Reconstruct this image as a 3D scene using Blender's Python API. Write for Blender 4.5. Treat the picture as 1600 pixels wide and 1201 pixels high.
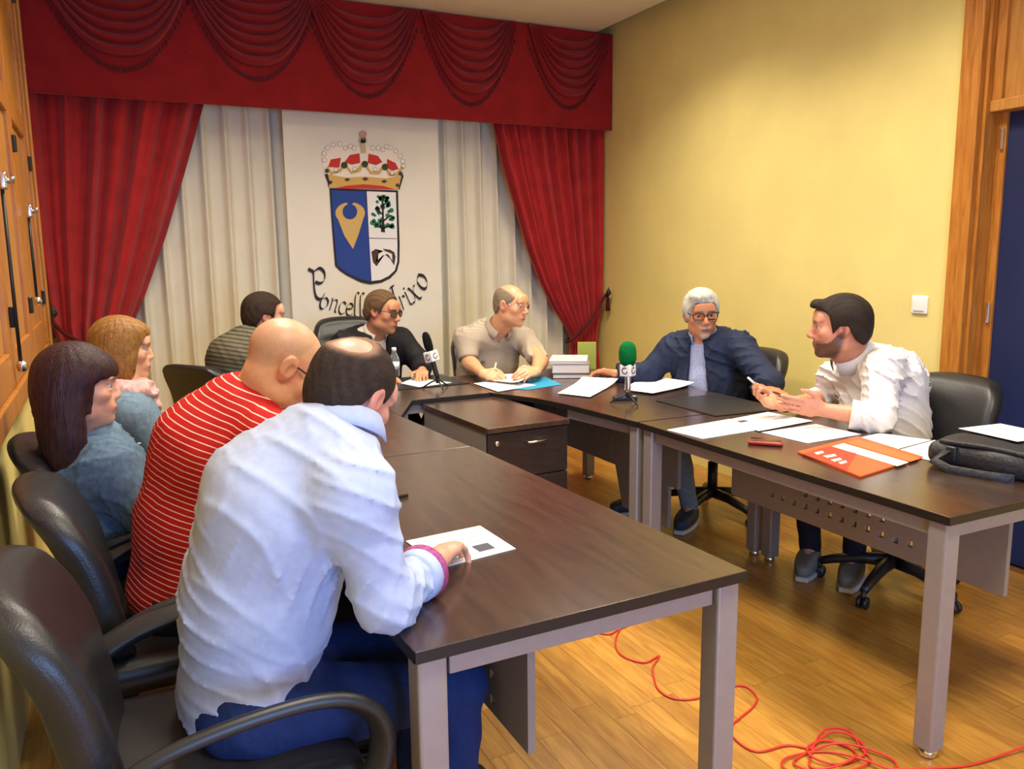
import bpy, bmesh, math, random
import numpy as np
from math import radians, sin, cos, pi, sqrt
from mathutils import Vector, Matrix

random.seed(7)
for o in list(bpy.data.objects): bpy.data.objects.remove(o)
SC = bpy.context.scene
COL = SC.collection
R = radians

# ---------------------------------------------------------------- camera
F_PX, PITCH, ROLL, YAW, HC = 1279.26, R(9.077), R(-0.637), R(26.107), 1.46
def cam_axes():
    f = np.array([sin(YAW)*cos(PITCH), cos(YAW)*cos(PITCH), -sin(PITCH)])
    rt = np.array([cos(YAW), -sin(YAW), 0.0]); up = np.cross(rt, f)
    c, s = cos(ROLL), sin(ROLL)
    return np.array([c*rt+s*up, -s*rt+c*up, f])
CM = cam_axes(); C0 = np.array([0, 0, HC])
def ray(x, y): return CM.T @ np.array([(x-800)/F_PX, -(y-600.5)/F_PX, 1.0])
def onz(x, y, z): d = ray(x, y); return C0+d*(z-HC)/d[2]
def onY(x, y, Y): d = ray(x, y); return C0+d*Y/d[1]
def onX(x, y, X): d = ray(x, y); return C0+d*X/d[0]
def atd(x, y, t): return C0+ray(x, y)*t

cd = bpy.data.cameras.new('camera'); cam = bpy.data.objects.new('camera', cd); COL.objects.link(cam)
cd.sensor_width = 36; cd.sensor_fit = 'HORIZONTAL'; cd.lens = F_PX/1600*36; cd.clip_start = 0.02
m4 = Matrix.Identity(4)
for i in range(3):
    m4[i][0] = CM[0][i]; m4[i][1] = CM[1][i]; m4[i][2] = -CM[2][i]; m4[i][3] = C0[i]
cam.matrix_world = m4
SC.camera = cam
# ---------------------------------------------------------------- light and exposure
vs = SC.view_settings
vs.view_transform = 'Standard'; vs.look = 'None'; vs.gamma = 1; vs.use_curve_mapping = False
vs.exposure = -0.1
W = bpy.data.worlds.new('world'); SC.world = W; W.use_nodes = True
W.node_tree.nodes['Background'].inputs[0].default_value = (0.55, 0.7, 1.0, 1)
W.node_tree.nodes['Background'].inputs[1].default_value = 1.0
# daylight through the window in the wall behind the camera
def area(name, loc, rot, sx, sy, power, col):
    l = bpy.data.lights.new(name, 'AREA'); l.shape = 'RECTANGLE'; l.size = sx; l.size_y = sy
    l.energy = power; l.color = col
    o = bpy.data.objects.new(name, l); o.location = loc; o.rotation_euler = rot; COL.objects.link(o)
    return o
DAY_POWER, LAMP_POWER = 125, 31
area('window_daylight', (0.75, -1.95, 1.35), (R(90), 0, 0), 1.5, 1.5, DAY_POWER, (0.28, 0.48, 1.0))

# room numbers
XL, XR, YB, YF, ZC = -0.34, 3.58, 5.80, -2.0, 3.09
TZ = 0.74

# ---------------------------------------------------------------- material helpers
def new_mat(name):
    m = bpy.data.materials.new(name); m.use_nodes = True
    nt = m.node_tree; b = nt.nodes['Principled BSDF']
    return m, nt, b
def N(nt, t, **kw):
    n = nt.nodes.new(t)
    for k, v in kw.items():
        if k in n.inputs: n.inputs[k].default_value = v
        else: setattr(n, k, v)
    return n
def mat(name, col, rough=0.5, metal=0.0, noise=0.0, nscale=20, bump=0.0, bscale=60, spec=0.5, coat=0.0, stretch=None, sheen=0.0):
    m, nt, b = new_mat(name)
    b.inputs['Roughness'].default_value = rough; b.inputs['Metallic'].default_value = metal
    b.inputs['Specular IOR Level'].default_value = spec
    if coat: b.inputs['Coat Weight'].default_value = coat; b.inputs['Coat Roughness'].default_value = 0.15
    if sheen: b.inputs['Sheen Weight'].default_value = sheen; b.inputs['Sheen Roughness'].default_value = 0.5
    tc = N(nt, 'ShaderNodeTexCoord'); vec = tc.outputs['Object']
    if stretch:
        mp = N(nt, 'ShaderNodeMapping'); mp.inputs['Scale'].default_value = stretch
        nt.links.new(vec, mp.inputs[0]); vec = mp.outputs[0]
    if noise:
        nz = N(nt, 'ShaderNodeTexNoise'); nz.inputs['Scale'].default_value = nscale; nz.inputs['Detail'].default_value = 5
        nt.links.new(vec, nz.inputs['Vector'])
        cr = N(nt, 'ShaderNodeValToRGB'); nt.links.new(nz.outputs[0], cr.inputs[0])
        c = np.array(col[:3])
        cr.color_ramp.elements[0].position = 0.3; cr.color_ramp.elements[1].position = 0.7
        cr.color_ramp.elements[0].color = (*np.clip(c*(1-noise), 0, 1), 1)
        cr.color_ramp.elements[1].color = (*np.clip(c*(1+noise), 0, 1), 1)
        nt.links.new(cr.outputs[0], b.inputs['Base Color'])
    else:
        b.inputs['Base Color'].default_value = (*col[:3], 1)
    if bump:
        nb = N(nt, 'ShaderNodeTexNoise'); nb.inputs['Scale'].default_value = bscale; nb.inputs['Detail'].default_value = 4
        nt.links.new(vec, nb.inputs['Vector'])
        bp = N(nt, 'ShaderNodeBump'); bp.inputs['Strength'].default_value = bump; bp.inputs['Distance'].default_value = 0.01
        nt.links.new(nb.outputs[0], bp.inputs['Height']); nt.links.new(bp.outputs[0], b.inputs['Normal'])
    return m
def srgb(r, g, b):
    f = lambda c: (c/255/12.92) if c/255 <= 0.04045 else ((c/255+0.055)/1.055)**2.4
    return (f(r), f(g), f(b))

M = {}
M['wall'] = mat('wall_paint', srgb(227, 208, 128), 0.75, noise=0.05, nscale=3, bump=0.12, bscale=140)
M['ceiling'] = mat('ceiling_paint', srgb(226, 216, 190), 0.85, noise=0.02, nscale=4)
M['recess'] = mat('recess_shade', srgb(120, 95, 50), 0.9)  # shade of the gap above the slab edge put into the colour
M['red'] = mat('red_velvet', srgb(176, 42, 42), 0.8, noise=0.14, nscale=9, bump=0.15, bscale=220, spec=0.15, sheen=0.15)
M['redv'] = mat('red_valance_velvet', srgb(142, 29, 31), 0.8, noise=0.12, nscale=7, bump=0.15, bscale=220, spec=0.12, sheen=0.12)
M['fringe'] = mat('dark_red_fringe', srgb(84, 12, 18), 0.85)
M['white_cloth'] = mat('ivory_cloth', srgb(226, 219, 196), 0.85, noise=0.03, nscale=8, bump=0.1, bscale=300, spec=0.2)
M['banner'] = mat('banner_cloth', srgb(228, 222, 205), 0.85, noise=0.02, nscale=5, bump=0.08, bscale=300, spec=0.2)
M['metal'] = mat('desk_grey_metal', srgb(152, 144, 142), 0.42, 0.35, noise=0.04, nscale=40)
M['panel'] = mat('panel_grey_metal', srgb(134, 126, 120), 0.5, 0.25, noise=0.04, nscale=30)
M['chrome'] = mat('chrome', (0.75, 0.75, 0.75), 0.2, 1.0)
M['leather'] = mat('black_leather', srgb(32, 30, 31), 0.38, noise=0.15, nscale=12, bump=0.10, bscale=240)
M['plastic'] = mat('black_plastic', srgb(30, 30, 32), 0.4, noise=0.1, nscale=30)
M['darkpad'] = mat('desk_pad_leather', srgb(44, 38, 36), 0.35, noise=0.1, nscale=25, bump=0.1, bscale=200)
M['paper'] = mat('white_paper', srgb(224, 222, 222), 0.8, noise=0.01, nscale=5)
M['ink'] = mat('printed_ink', srgb(110, 112, 125), 0.8)
M['ink_dark'] = mat('printed_dark', srgb(70, 68, 80), 0.8)
M['white'] = mat('white_plastic', srgb(235, 233, 228), 0.4)
M['black'] = mat('black_print', srgb(18, 17, 18), 0.6)
M['doorblue'] = mat('blue_door', srgb(16, 33, 78), 0.55, noise=0.08, nscale=6)
M['cable'] = mat('red_cable', srgb(205, 48, 34), 0.45)
M['glass'] = mat('window_glass', (0.8, 0.9, 1.0), 0.05)

def wood(name, c1, c2, rough=0.35, scale=(1, 1, 1), bump=0.05, rand=0.0, coat=0.0):
    m, nt, b = new_mat(name)
    tc = N(nt, 'ShaderNodeTexCoord'); mp = N(nt, 'ShaderNodeMapping'); mp.inputs['Scale'].default_value = scale
    nt.links.new(tc.outputs['Object'], mp.inputs[0])
    oi = N(nt, 'ShaderNodeObjectInfo')
    ad = N(nt, 'ShaderNodeVectorMath', operation='ADD'); cv = N(nt, 'ShaderNodeCombineXYZ')
    mu = N(nt, 'ShaderNodeMath', operation='MULTIPLY'); mu.inputs[1].default_value = 37.0
    nt.links.new(oi.outputs['Random'], mu.inputs[0])
    for k in range(3): nt.links.new(mu.outputs[0], cv.inputs[k])
    nt.links.new(mp.outputs[0], ad.inputs[0]); nt.links.new(cv.outputs[0], ad.inputs[1])
    nz = N(nt, 'ShaderNodeTexNoise'); nz.inputs['Scale'].default_value = 6; nz.inputs['Detail'].default_value = 8; nz.inputs['Distortion'].default_value = 0.6
    nt.links.new(ad.outputs[0], nz.inputs['Vector'])
    cr = N(nt, 'ShaderNodeValToRGB'); cr.color_ramp.elements[0].position = 0.32; cr.color_ramp.elements[1].position = 0.68
    cr.color_ramp.elements[0].color = (*c1, 1); cr.color_ramp.elements[1].color = (*c2, 1)
    nt.links.new(nz.outputs[0], cr.inputs[0])
    out = cr.outputs[0]
    if rand:
        mr = N(nt, 'ShaderNodeMapRange'); mr.inputs['To Min'].default_value = 1-rand; mr.inputs['To Max'].default_value = 1+rand
        nt.links.new(oi.outputs['Random'], mr.inputs[0])
        mx = N(nt, 'ShaderNodeVectorMath', operation='SCALE'); nt.links.new(out, mx.inputs[0]); nt.links.new(mr.outputs[0], mx.inputs['Scale'])
        out = mx.outputs[0]
    nt.links.new(out, b.inputs['Base Color'])
    b.inputs['Roughness'].default_value = rough
    if coat: b.inputs['Coat Weight'].default_value = coat; b.inputs['Coat Roughness'].default_value = 0.25
    bp = N(nt, 'ShaderNodeBump'); bp.inputs['Strength'].default_value = bump; bp.inputs['Distance'].default_value = 0.004
    nt.links.new(nz.outputs[0], bp.inputs['Height']); nt.links.new(bp.outputs[0], b.inputs['Normal'])
    return m
M['wenge'] = wood('dark_wenge_top', srgb(50, 35, 28), srgb(70, 50, 39), 0.22, (6, 0.7, 6), 0.02, coat=0.6)
M['wenge_dark'] = wood('dark_wenge_front', srgb(34, 24, 21), srgb(50, 36, 30), 0.4, (2, 2, 14), 0.03)
M['edge'] = mat('dark_edge_band', srgb(26, 21, 19), 0.45)
M['floor'] = wood('oak_floor', srgb(156, 104, 38), srgb(186, 136, 56), 0.34, (9, 1.0, 9), 0.05, rand=0.16, coat=0.25)
M['joint'] = mat('floor_joint', srgb(110, 66, 22), 0.6)
M['oak'] = wood('oak_joinery', srgb(164, 98, 30), srgb(196, 130, 52), 0.42, (10, 10, 0.9), 0.05)
M['oak_panel'] = wood('oak_panel', srgb(176, 116, 44), srgb(198, 140, 62), 0.45, (7, 7, 0.8), 0.04)

def emis(name, col, s):
    m, nt, b = new_mat(name); b.inputs['Emission Color'].default_value = (*col, 1); b.inputs['Emission Strength'].default_value = s
    b.inputs['Base Color'].default_value = (*col, 1)
    return m

# ---------------------------------------------------------------- mesh helpers
class MB:
    def __init__(s): s.v = []; s.f = []
    def add(s, v, f):
        n = len(s.v); s.v += [tuple(map(float, p)) for p in v]; s.f += [tuple(i+n for i in q) for q in f]; return s
    def box(s, lo, hi):
        x0, y0, z0 = lo; x1, y1, z1 = hi
        return s.add([(x0, y0, z0), (x1, y0, z0), (x1, y1, z0), (x0, y1, z0), (x0, y0, z1), (x1, y0, z1), (x1, y1, z1), (x0, y1, z1)],
                     [(0, 3, 2, 1), (4, 5, 6, 7), (0, 1, 5, 4), (1, 2, 6, 5), (2, 3, 7, 6), (3, 0, 4, 7)])
    def prism(s, poly, z0, z1):
        n = len(poly)
        a = sum(poly[i][0]*poly[(i+1) % n][1]-poly[(i+1) % n][0]*poly[i][1] for i in range(n))
        if a < 0: poly = poly[::-1]
        v = [(p[0], p[1], z0) for p in poly]+[(p[0], p[1], z1) for p in poly]
        f = [tuple(range(n-1, -1, -1)), tuple(range(n, 2*n))]+[(i, (i+1) % n, (i+1) % n+n, i+n) for i in range(n)]
        return s.add(v, f)
    def tube(s, pts, r, n=10, closed=False, flat=None, up=(0, 0, 1)):
        pts = [np.array(p, float) for p in pts]; k = len(pts); rr = r if hasattr(r, '__len__') else [r]*k
        v = []; up = np.array(up, float); prev = None
        for i, p in enumerate(pts):
            a = pts[(i-1) % k] if (closed or i > 0) else p; b = pts[(i+1) % k] if (closed or i < k-1) else p
            t = b-a; t /= max(np.linalg.norm(t), 1e-9)
            if prev is None:
                x = np.cross(t, up)
                if np.linalg.norm(x) < 1e-3: x = np.cross(t, (1, 0, 0))
            else: x = prev-t*np.dot(prev, t)
            x /= np.linalg.norm(x); prev = x; y = np.cross(t, x)
            for j in range(n):
                an = 2*pi*j/n
                cx, cy = cos(an), sin(an)
                if flat: 
                    e = 0.5; cx = math.copysign(abs(cx)**e, cx)*flat[0]; cy = math.copysign(abs(cy)**e, cy)*flat[1]
                    v.append(p+x*cx+y*cy)
                else: v.append(p+rr[i]*(x*cx+y*cy))
        f = []
        for i in range(k if closed else k-1):
            for j in range(n):
                a = i*n+j; b = i*n+(j+1) % n; c = ((i+1) % k)*n+(j+1) % n; d = ((i+1) % k)*n+j
                f.append((a, b, c, d))
        if not closed: f += [tuple(range(n-1, -1, -1)), tuple(range((k-1)*n, k*n))]
        return s.add(v, f)
    def lathe(s, prof, c=(0, 0, 0), n=16, M3=None):
        v = []; k = len(prof)
        for r, z in prof:
            for j in range(n):
                a = 2*pi*j/n; p = np.array([r*cos(a), r*sin(a), z])
                if M3 is not None: p = M3 @ p
                v.append(p+np.array(c))
        f = [(i*n+j, i*n+(j+1) % n, (i+1)*n+(j+1) % n, (i+1)*n+j) for i in range(k-1) for j in range(n)]
        f += [tuple(range(n-1, -1, -1)), tuple(range((k-1)*n, k*n))]
        return s.add(v, f)
    def rbox(s, c, size, r, n=6, fn=None):
        h = np.array(size)/2; core = h-r; pts = {}; v = []; f = []
        lin = [np.concatenate([[-h[a]], np.linspace(-core[a], core[a], n+1), [h[a]]]) for a in range(3)]
        # extra rounding samples
        lin = [np.unique(np.concatenate([l, -core[a]-r*np.array([.3, .7]), core[a]+r*np.array([.3, .7])])) for a, l in enumerate(lin)]
        def vid(p):
            k = tuple(np.round(p, 6))
            if k not in pts:
                q = np.clip(p, -core, core); d = p-q; L = np.linalg.norm(d)
                w = q+(d/L*r if L > 1e-9 else 0)
                if fn: w = np.array(fn(*w))
                pts[k] = len(v); v.append(w+np.array(c))
            return pts[k]
        for ax in range(3):
            u, w = [(1, 2), (2, 0), (0, 1)][ax]
            for sg in (-1, 1):
                for i in range(len(lin[u])-1):
                    for j in range(len(lin[w])-1):
                        q = []
                        for (a, b) in ((0, 0), (1, 0), (1, 1), (0, 1)):
                            p = np.zeros(3); p[ax] = sg*h[ax]; p[u] = lin[u][i+a]; p[w] = lin[w][j+b]; q.append(vid(p))
                        if sg < 0: q = q[::-1]
                        f.append(tuple(q))
        return s.add(v, f)
    def grid(s, fn, nu, nv, close_u=False):
        v = [fn(i/nu, j/nv) for j in range(nv+1) for i in range(nu+1)]
        f = [(j*(nu+1)+i, j*(nu+1)+i+1, (j+1)*(nu+1)+i+1, (j+1)*(nu+1)+i) for j in range(nv) for i in range(nu)]
        return s.add(v, f)
    def xf(s, fn): s.v = [tuple(map(float, fn(*p))) for p in s.v]; return s
    def mesh(s, name): 
        me = bpy.data.meshes.new(name); me.from_pydata(s.v, [], s.f); me.update(); return me
    def build(s, name, m, parent=None, smooth=False, bevel=0.0, label=None, loc=None):
        me = s.mesh(name)
        if m is not None: me.materials.append(m)
        if smooth: me.polygons.foreach_set('use_smooth', [True]*len(me.polygons))
        o = bpy.data.objects.new(name, me); COL.objects.link(o)
        if parent is not None: o.parent = parent
        if loc is not None: o.location = loc
        if bevel:
            b = o.modifiers.new('bevel', 'BEVEL'); b.width = bevel; b.segments = 2; b.limit_method = 'ANGLE'
        if label: o['label'] = label
        return o
def tag(o, label, cat, group=None):
    o['label'] = label; o['category'] = cat
    if group: o['group'] = group
    return o
def empty(name, loc, rz=0):
    o = bpy.data.objects.new(name, None); o.empty_display_size = 0.1; COL.objects.link(o)
    o.location = loc; o.rotation_euler = (0, 0, rz); return o
def struct(o, label=None, cat=None):
    o['kind'] = 'structure'
    if label: o['label'] = label
    if cat: o['category'] = cat
    return o
def copy_tree(o, parent=None):
    c = o.copy(); COL.objects.link(c); c.parent = parent
    for ch in list(o.children): copy_tree(ch, c)
    return c
# ================================================================ ROOM
fl = MB().box((XL-.2, YF-.2, -0.10), (XR+.2, YB+.2, -0.004)).build('floor', M['joint'])
struct(fl, 'warm oak strip floor with a satin varnish', 'floor')
PW, gap = 0.088, 0.0012
plank_me = {}
def plank(x0, y0, L, w=PW):
    key = (round(L, 3), round(w, 3))
    if key not in plank_me:
        b = MB().box((0, 0, -0.004), (w-gap, L-gap, 0.0))
        me = b.mesh('plank'); me.materials.append(M['floor']); plank_me[key] = me
    o = bpy.data.objects.new('plank', plank_me[key]); COL.objects.link(o); o.parent = fl; o.location = (x0, y0, 0)
# near rows as single planks where the photograph shows the boards, the rest as one joined part
rest = MB()
nrow = int((XR-XL)/PW)+1
lens = [0.9, 1.1, 1.3]
cnt = 0
for i in range(nrow):
    x = XL+i*PW; y = YF-random.random()*0.9
    while y < YB:
        L = random.choice(lens); xe = min(x+PW, XR)
        vis = (x > 0.75 and 0.55 < y+L and y < 4.3) or (x < 0.3 and 0.8 < y+L and y < 2.6)
        if vis and cnt < 290: plank(x, y, L); cnt += 1
        else: rest.box((x, max(y, YF), -0.004), (x+PW-gap, min(y+L-gap, YB), 0.0))
        y += L
ro = rest.build('planks', M['floor'], fl); ro['kind'] = 'stuff'

DOY0, DOY1, DOZ = 1.45, 2.50, 2.06      # door opening in the right wall
ZT = 3.28
wl = MB().box((XL-.2, YF-.2, 0), (XL, YB+.2, ZT)).build('wall_left', M['wall']); struct(wl, 'yellow painted side wall behind the row of chairs', 'wall')
wr = MB()
wr.box((XR, DOY1, 0), (XR+.2, YB+.2, ZT)); wr.box((XR, YF-.2, 0), (XR+.2, DOY0, ZT)); wr.box((XR, DOY0, 3.0), (XR+.2, DOY1, ZT))
wr = wr.build('wall_right', M['wall']); struct(wr, 'pale yellow painted wall beside the door', 'wall')
wb = MB().box((XL-.2, YB, 0), (XR+.2, YB+.2, ZT)).build('wall_back', M['wall']); struct(wb, 'wall hidden behind the ivory curtain', 'wall')
# wall behind the camera, with the window that lets the daylight in
wf = MB(); wx0, wx1, wz0, wz1 = 0.0, 1.5, 0.55, 2.15
wf.box((XL-.2, YF-.2, 0), (wx0, YF, ZT)); wf.box((wx1, YF-.2, 0), (XR+.2, YF, ZT)); wf.box((wx0, YF-.2, 0), (wx1, YF, wz0)); wf.box((wx0, YF-.2, wz1), (wx1, YF, ZT))
struct(wf.build('wall_front', M['wall']), 'yellow wall with a window opposite the curtain', 'wall')
w1 = empty('window_1', ((wx0+wx1)/2, YF-.1, wz0)); struct(w1, 'oak framed window in the wall opposite the curtain', 'window')
fr = MB(); hw = (wx1-wx0)/2; hh = wz1-wz0
fr.box((-hw, -.04, 0), (-hw+.06, .04, hh)); fr.box((hw-.06, -.04, 0), (hw, .04, hh)); fr.box((-hw, -.04, 0), (hw, .04, .06)); fr.box((-hw, -.04, hh-.06), (hw, .04, hh)); fr.box((-.03, -.04, 0), (.03, .04, hh))
fr.build('window_frame', M['oak'], w1)
gm, gnt, gb = new_mat('window_pane'); gb.inputs['Transmission Weight'].default_value = 1; gb.inputs['Roughness'].default_value = 0.0; gb.inputs['IOR'].default_value = 1.02
for sx in (-1, 1): MB().box((min(sx*.03, sx*(hw-.06)), -.004, .06), (max(sx*.03, sx*(hw-.06)), .004, hh-.06)).build('pane', gm, w1)

# ceiling: a dropped slab that stops short of the right wall, dark recess above
struct(MB().box((XL-.2, YF-.2, ZC), (3.44, YB+.2, ZC+.05)).build('ceiling', M['ceiling']), 'cream dropped ceiling slab', 'ceiling')
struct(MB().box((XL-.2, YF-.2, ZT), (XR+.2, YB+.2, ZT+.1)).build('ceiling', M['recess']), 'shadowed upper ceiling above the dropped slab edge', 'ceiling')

# ceiling lamps (recessed square panels)
lamp_em = emis('lamp_diffuser', (1.0, 0.92, 0.78), 4.0)
lampdefs = [(0.75, 0.7, 'ceiling lamp panel over the near end of the left desks'), (2.5, 0.7, 'ceiling lamp panel over the near end of the right desks'),
            (0.75, 2.6, 'ceiling lamp panel over the middle of the left desks'), (2.5, 2.6, 'ceiling lamp panel over the middle of the right desks'),
            (0.75, 4.05, 'ceiling lamp panel over the far left corner of the desks'), (2.5, 4.05, 'ceiling lamp panel over the far right corner of the desks')]
for (x, y, lb) in lampdefs:
    t = empty('ceiling_lamp', (x, y, ZC)); tag(t, lb, 'ceiling lamp', 'square ceiling lamps')
    f = MB(); s = .3
    for a in ((-s, -s, s, -s+.02), (-s, s-.02, s, s), (-s, -s+.02, -s+.02, s-.02), (s-.02, -s+.02, s, s-.02)):
        f.box((a[0], a[1], -.018), (a[2], a[3], 0.0))
    f.build('frame', M['white'], t)
    MB().box((-s+.02, -s+.02, -.010), (s-.02, s-.02, -.002)).build('diffuser', lamp_em, t)
    la = area('lamp_light', (0, 0, -.014), (0, 0, 0), .54, .54, LAMP_POWER, (1.0, .90, .74)); la.data.spread = R(128); la.parent = t

# door in the right wall
dr = empty('door_1', (XR, (DOY0+DOY1)/2, 0)); struct(dr, 'blue door leaf in an oak frame with a wooden overpanel', 'door')
L0, L1 = DOY0-(DOY0+DOY1)/2, DOY1-(DOY0+DOY1)/2
MB().box((.10, L0+.03, 0.01), (.145, L1-.045, DOZ+.01)).build('door_leaf', M['doorblue'], dr)
MB().box((.15, L0, 0), (.19, L1, 3.0)).build('light_stop_board', M['oak_panel'], dr)  # added behind the leaf to stop sky light leaking round the door
MB().box((0.0, L1-.03, 0), (.19, L1, 3.0)).build('jamb', M['oak'], dr)
MB().box((.085, L1-.075, 0), (.11, L1-.03, DOZ)).build('door_edge', M['oak'], dr, bevel=.003)
MB().box((0.0, L0, 0), (.19, L0+.03, 3.0)).build('jamb', M['oak'], dr)
MB().box((.02, L0+.03, DOZ), (.12, L1-.03, DOZ+.05)).build('transom_rail', M['oak_panel'], dr, bevel=.004)
MB().box((.05, L0+.03, DOZ+.05), (.08, L1-.03, 3.0)).build('overpanel', M['oak_panel'], dr)
MB().box((.03, L1-.075, DOZ+.05), (.06, L1-.03, 3.0)).build('overpanel_stile', M['oak'], dr, bevel=.004)
for z in (1.9, 1.12, .25):
    h = MB().lathe([(.009, 0), (.009, .09)], (.078, L1-.06, z), 10); h.build('hinge', M['chrome'], dr)
# architrave around the door: two stepped boards
tr = empty('trim_1', (XR, DOY1, 0)); struct(tr, 'stepped oak architrave beside the blue door', 'trim')
MB().box((-.022, .0, 0), (0.0, .095, 3.09)).build('outer_board', M['oak'], tr, bevel=.004)
MB().box((-.034, -.012, 0), (0.002, .038, 3.09)).build('inner_board', M['oak'], tr, bevel=.006)
tr2 = empty('trim_2', (XR, DOY0, 0)); struct(tr2, 'oak architrave on the near side of the door', 'trim')
MB().box((-.022, -.095, 0), (0.0, .0, 3.09)).build('outer_board', M['oak'], tr2, bevel=.004)
# light switch
sw = empty('light_switch', (XR, 2.735, 1.19)); tag(sw, 'square white light switch on the yellow wall near the door', 'light switch')
MB().rbox((-.005, 0, 0), (.012, .088, .088), .005, 2).build('plate', M['white'], sw, True)
MB().rbox((-.012, 0, 0), (.008, .06, .06), .003, 2).build('rocker', M['white'], sw, True)

# window shutters on the left wall
sh = empty('window_2', (XL, 3.9, .95)); struct(sh, 'oak window shutters with long bolt rods on the left wall', 'window')
SY0, SY1, SZ1 = 1.55-3.9, 4.97-3.9, 2.05
b = MB(); d = .045
b.box((0, SY0, 0), (d, SY1, .075)); b.box((0, SY1-.075, .075), (d, SY1, SZ1)); b.box((0, SY0, .075), (d, SY0+.075, SZ1))
b.build('shutter_frame', M['oak'], sh, bevel=.005)
MB().box((d, SY1-.012, 0), (d+.014, SY1+.006, SZ1)).build('edge_bead', M['oak_panel'], sh, bevel=.004)
nl = 4; wl_ = (SY1-.075-(SY0+.075))/nl
for i in range(nl):
    y0 = SY0+.075+i*wl_+.004; y1 = y0+wl_-.008
    lf = MB(); lf.box((.004, y0, .08), (.034, y0+.09, SZ1)); lf.box((.004, y1-.09, .08), (.034, y1, SZ1))
    lf.box((.004, y0+.09, .08), (.034, y1-.09, .20)); lf.box((.004, y0+.09, 1.10), (.034, y1-.09, 1.20))
    s_ = lf.build('shutter_leaf', M['oak'], sh, bevel=.004)
    for (za, zb) in ((.20, 1.10), (1.20, SZ1)):
        MB().box((.004, y0+.09, za), (.018, y1-.09, zb)).build('panel', M['oak_panel'], s_, bevel=.004)
    for z in (.28, .95, 1.75):
        MB().lathe([(.008, 0), (.011, .004), (.011, .066), (.008, .07)], (.04, y1-.001, z), 8).build('hinge', M['plastic'], s_)
for (fb_, ft_) in (((33, 572), (6, 285)), ((58, 470), (44, 330))):
    q0 = onX(*fb_, XL+.055); yy = q0[1]-3.9; z0 = q0[2]-.95; zt = onX(*ft_, XL+.055)[2]-.95
    MB().tube([(.055, yy, z0), (.055, yy, zt)], .006, 8).build('bolt_rod', M['plastic'], sh, True)
    MB().lathe([(.0, 0), (.014, .004), (.018, .02), (.014, .036), (.0, .04)], (.058, yy, z0-.02), 10).build('bolt_foot', M['chrome'], sh, True)
    hb = MB().rbox((.06, yy, zt), (.026, .035, .06), .01, 2); hb.tube([(.065, yy, zt), (.085, yy, zt), (.09, yy-.03, zt+.008)], .010, 8)
    hb.build('bolt_handle', M['chrome'], sh, True)
# ================================================================ CURTAINS
YV = 5.50
va = empty('curtain_valance', ((XL+XR)/2, YV, 2.385)); tag(va, 'deep red velvet pelmet with five draped swags along the top', 'valance')
vx0, vx1 = XL-(XL+XR)/2+.004, XR-(XL+XR)/2-.004; vh = .70
b = MB().box((vx0, 0, 0), (vx1, .03, vh)); b.build('board', M['redv'], va, bevel=.004)
MB().box((vx0, .03, vh-.03), (vx1, .25, vh)).build('top_board', M['redv'], va)
def swag(cx, w, zt, zb, dep, nf, top_rx):
    # overlapping fabric folds hanging in arcs between two gathering points
    g = MB(); nu, nv = 40, nf*10
    def fn(u, v):
        s = 2*u-1
        hw_ = w*(1.0-0.30*(1-v)*0.9)
        x = cx+hw_*s
        arc = 1-abs(s)**2.5
        sag = .08+(zt-zb-.08)*v
        z = zt-sag*arc-0.0*(1-v)
        ph = (v*nf) % 1.0
        saw = sin(pi*ph**1.5) if v < .999 else 0
        y = -.012-.016*v-dep*saw*(arc**.55)
        return (x, y, z)
    g.grid(fn, nu, nv)
    return g
def vpx(x, y): p = onY(x, y, YV); return p[0]-(XL+XR)/2, p[2]-2.385
sw_def = [((188, 88), 0.405), ((400, 104), 0.385), ((573, 132), 0.375), ((735, 146), 0.36), ((888, 152), 0.345)]
for (pc, w) in sw_def:
    cx, zb = vpx(*pc)
    o = swag(cx, w, vh-.005, zb, .060, 6, .6).build('swag', M['redv'], va, True)
    # fringe hanging below the swag, a chain of short tassels along a shallow arc
    fg = MB()
    for k in range(46):
        s = -1+2*(k+.5)/46; x = cx+(w+.03)*s; z = vh-.005-(vh-zb+.055)*(1-abs(s)**2.0)
        if s*s > .80: continue
        fg.box((x-.0055, -.007, z-.03), (x+.0055, -.001, z))
    fg.build('fringe', M['fringe'], va)

def fold(u, n, seed):
    rnd = random.Random(seed); ph = [rnd.random()*6 for _ in range(4)]
    a = sin(2*pi*n*u+1.1*sin(2*pi*1.7*u+ph[0])+ph[1])
    return a+.35*sin(2*pi*n*1.9*u+ph[2])
# ivory backdrop curtain
wc = MB()
def wfn(u, v):
    x = .02+(3.40-.02)*u; z = 2.44*v+.02
    s = (x*7.2) % 1.0
    p = math.exp(-((s-.5)/.15)**2)
    dr_ = .6+.4*min(1, (1-v)*1.5)
    y = 5.788-.076*p*dr_-.006*sin(x*31+v*2)
    return (x+.01*sin(v*3+x*5)*(1-v), y, z)
wc.grid(wfn, 420, 24)
wco = wc.build('backdrop_curtain', M['white_cloth'], None, True); tag(wco, 'long ivory pleated curtain covering the back wall', 'curtain')

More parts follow.
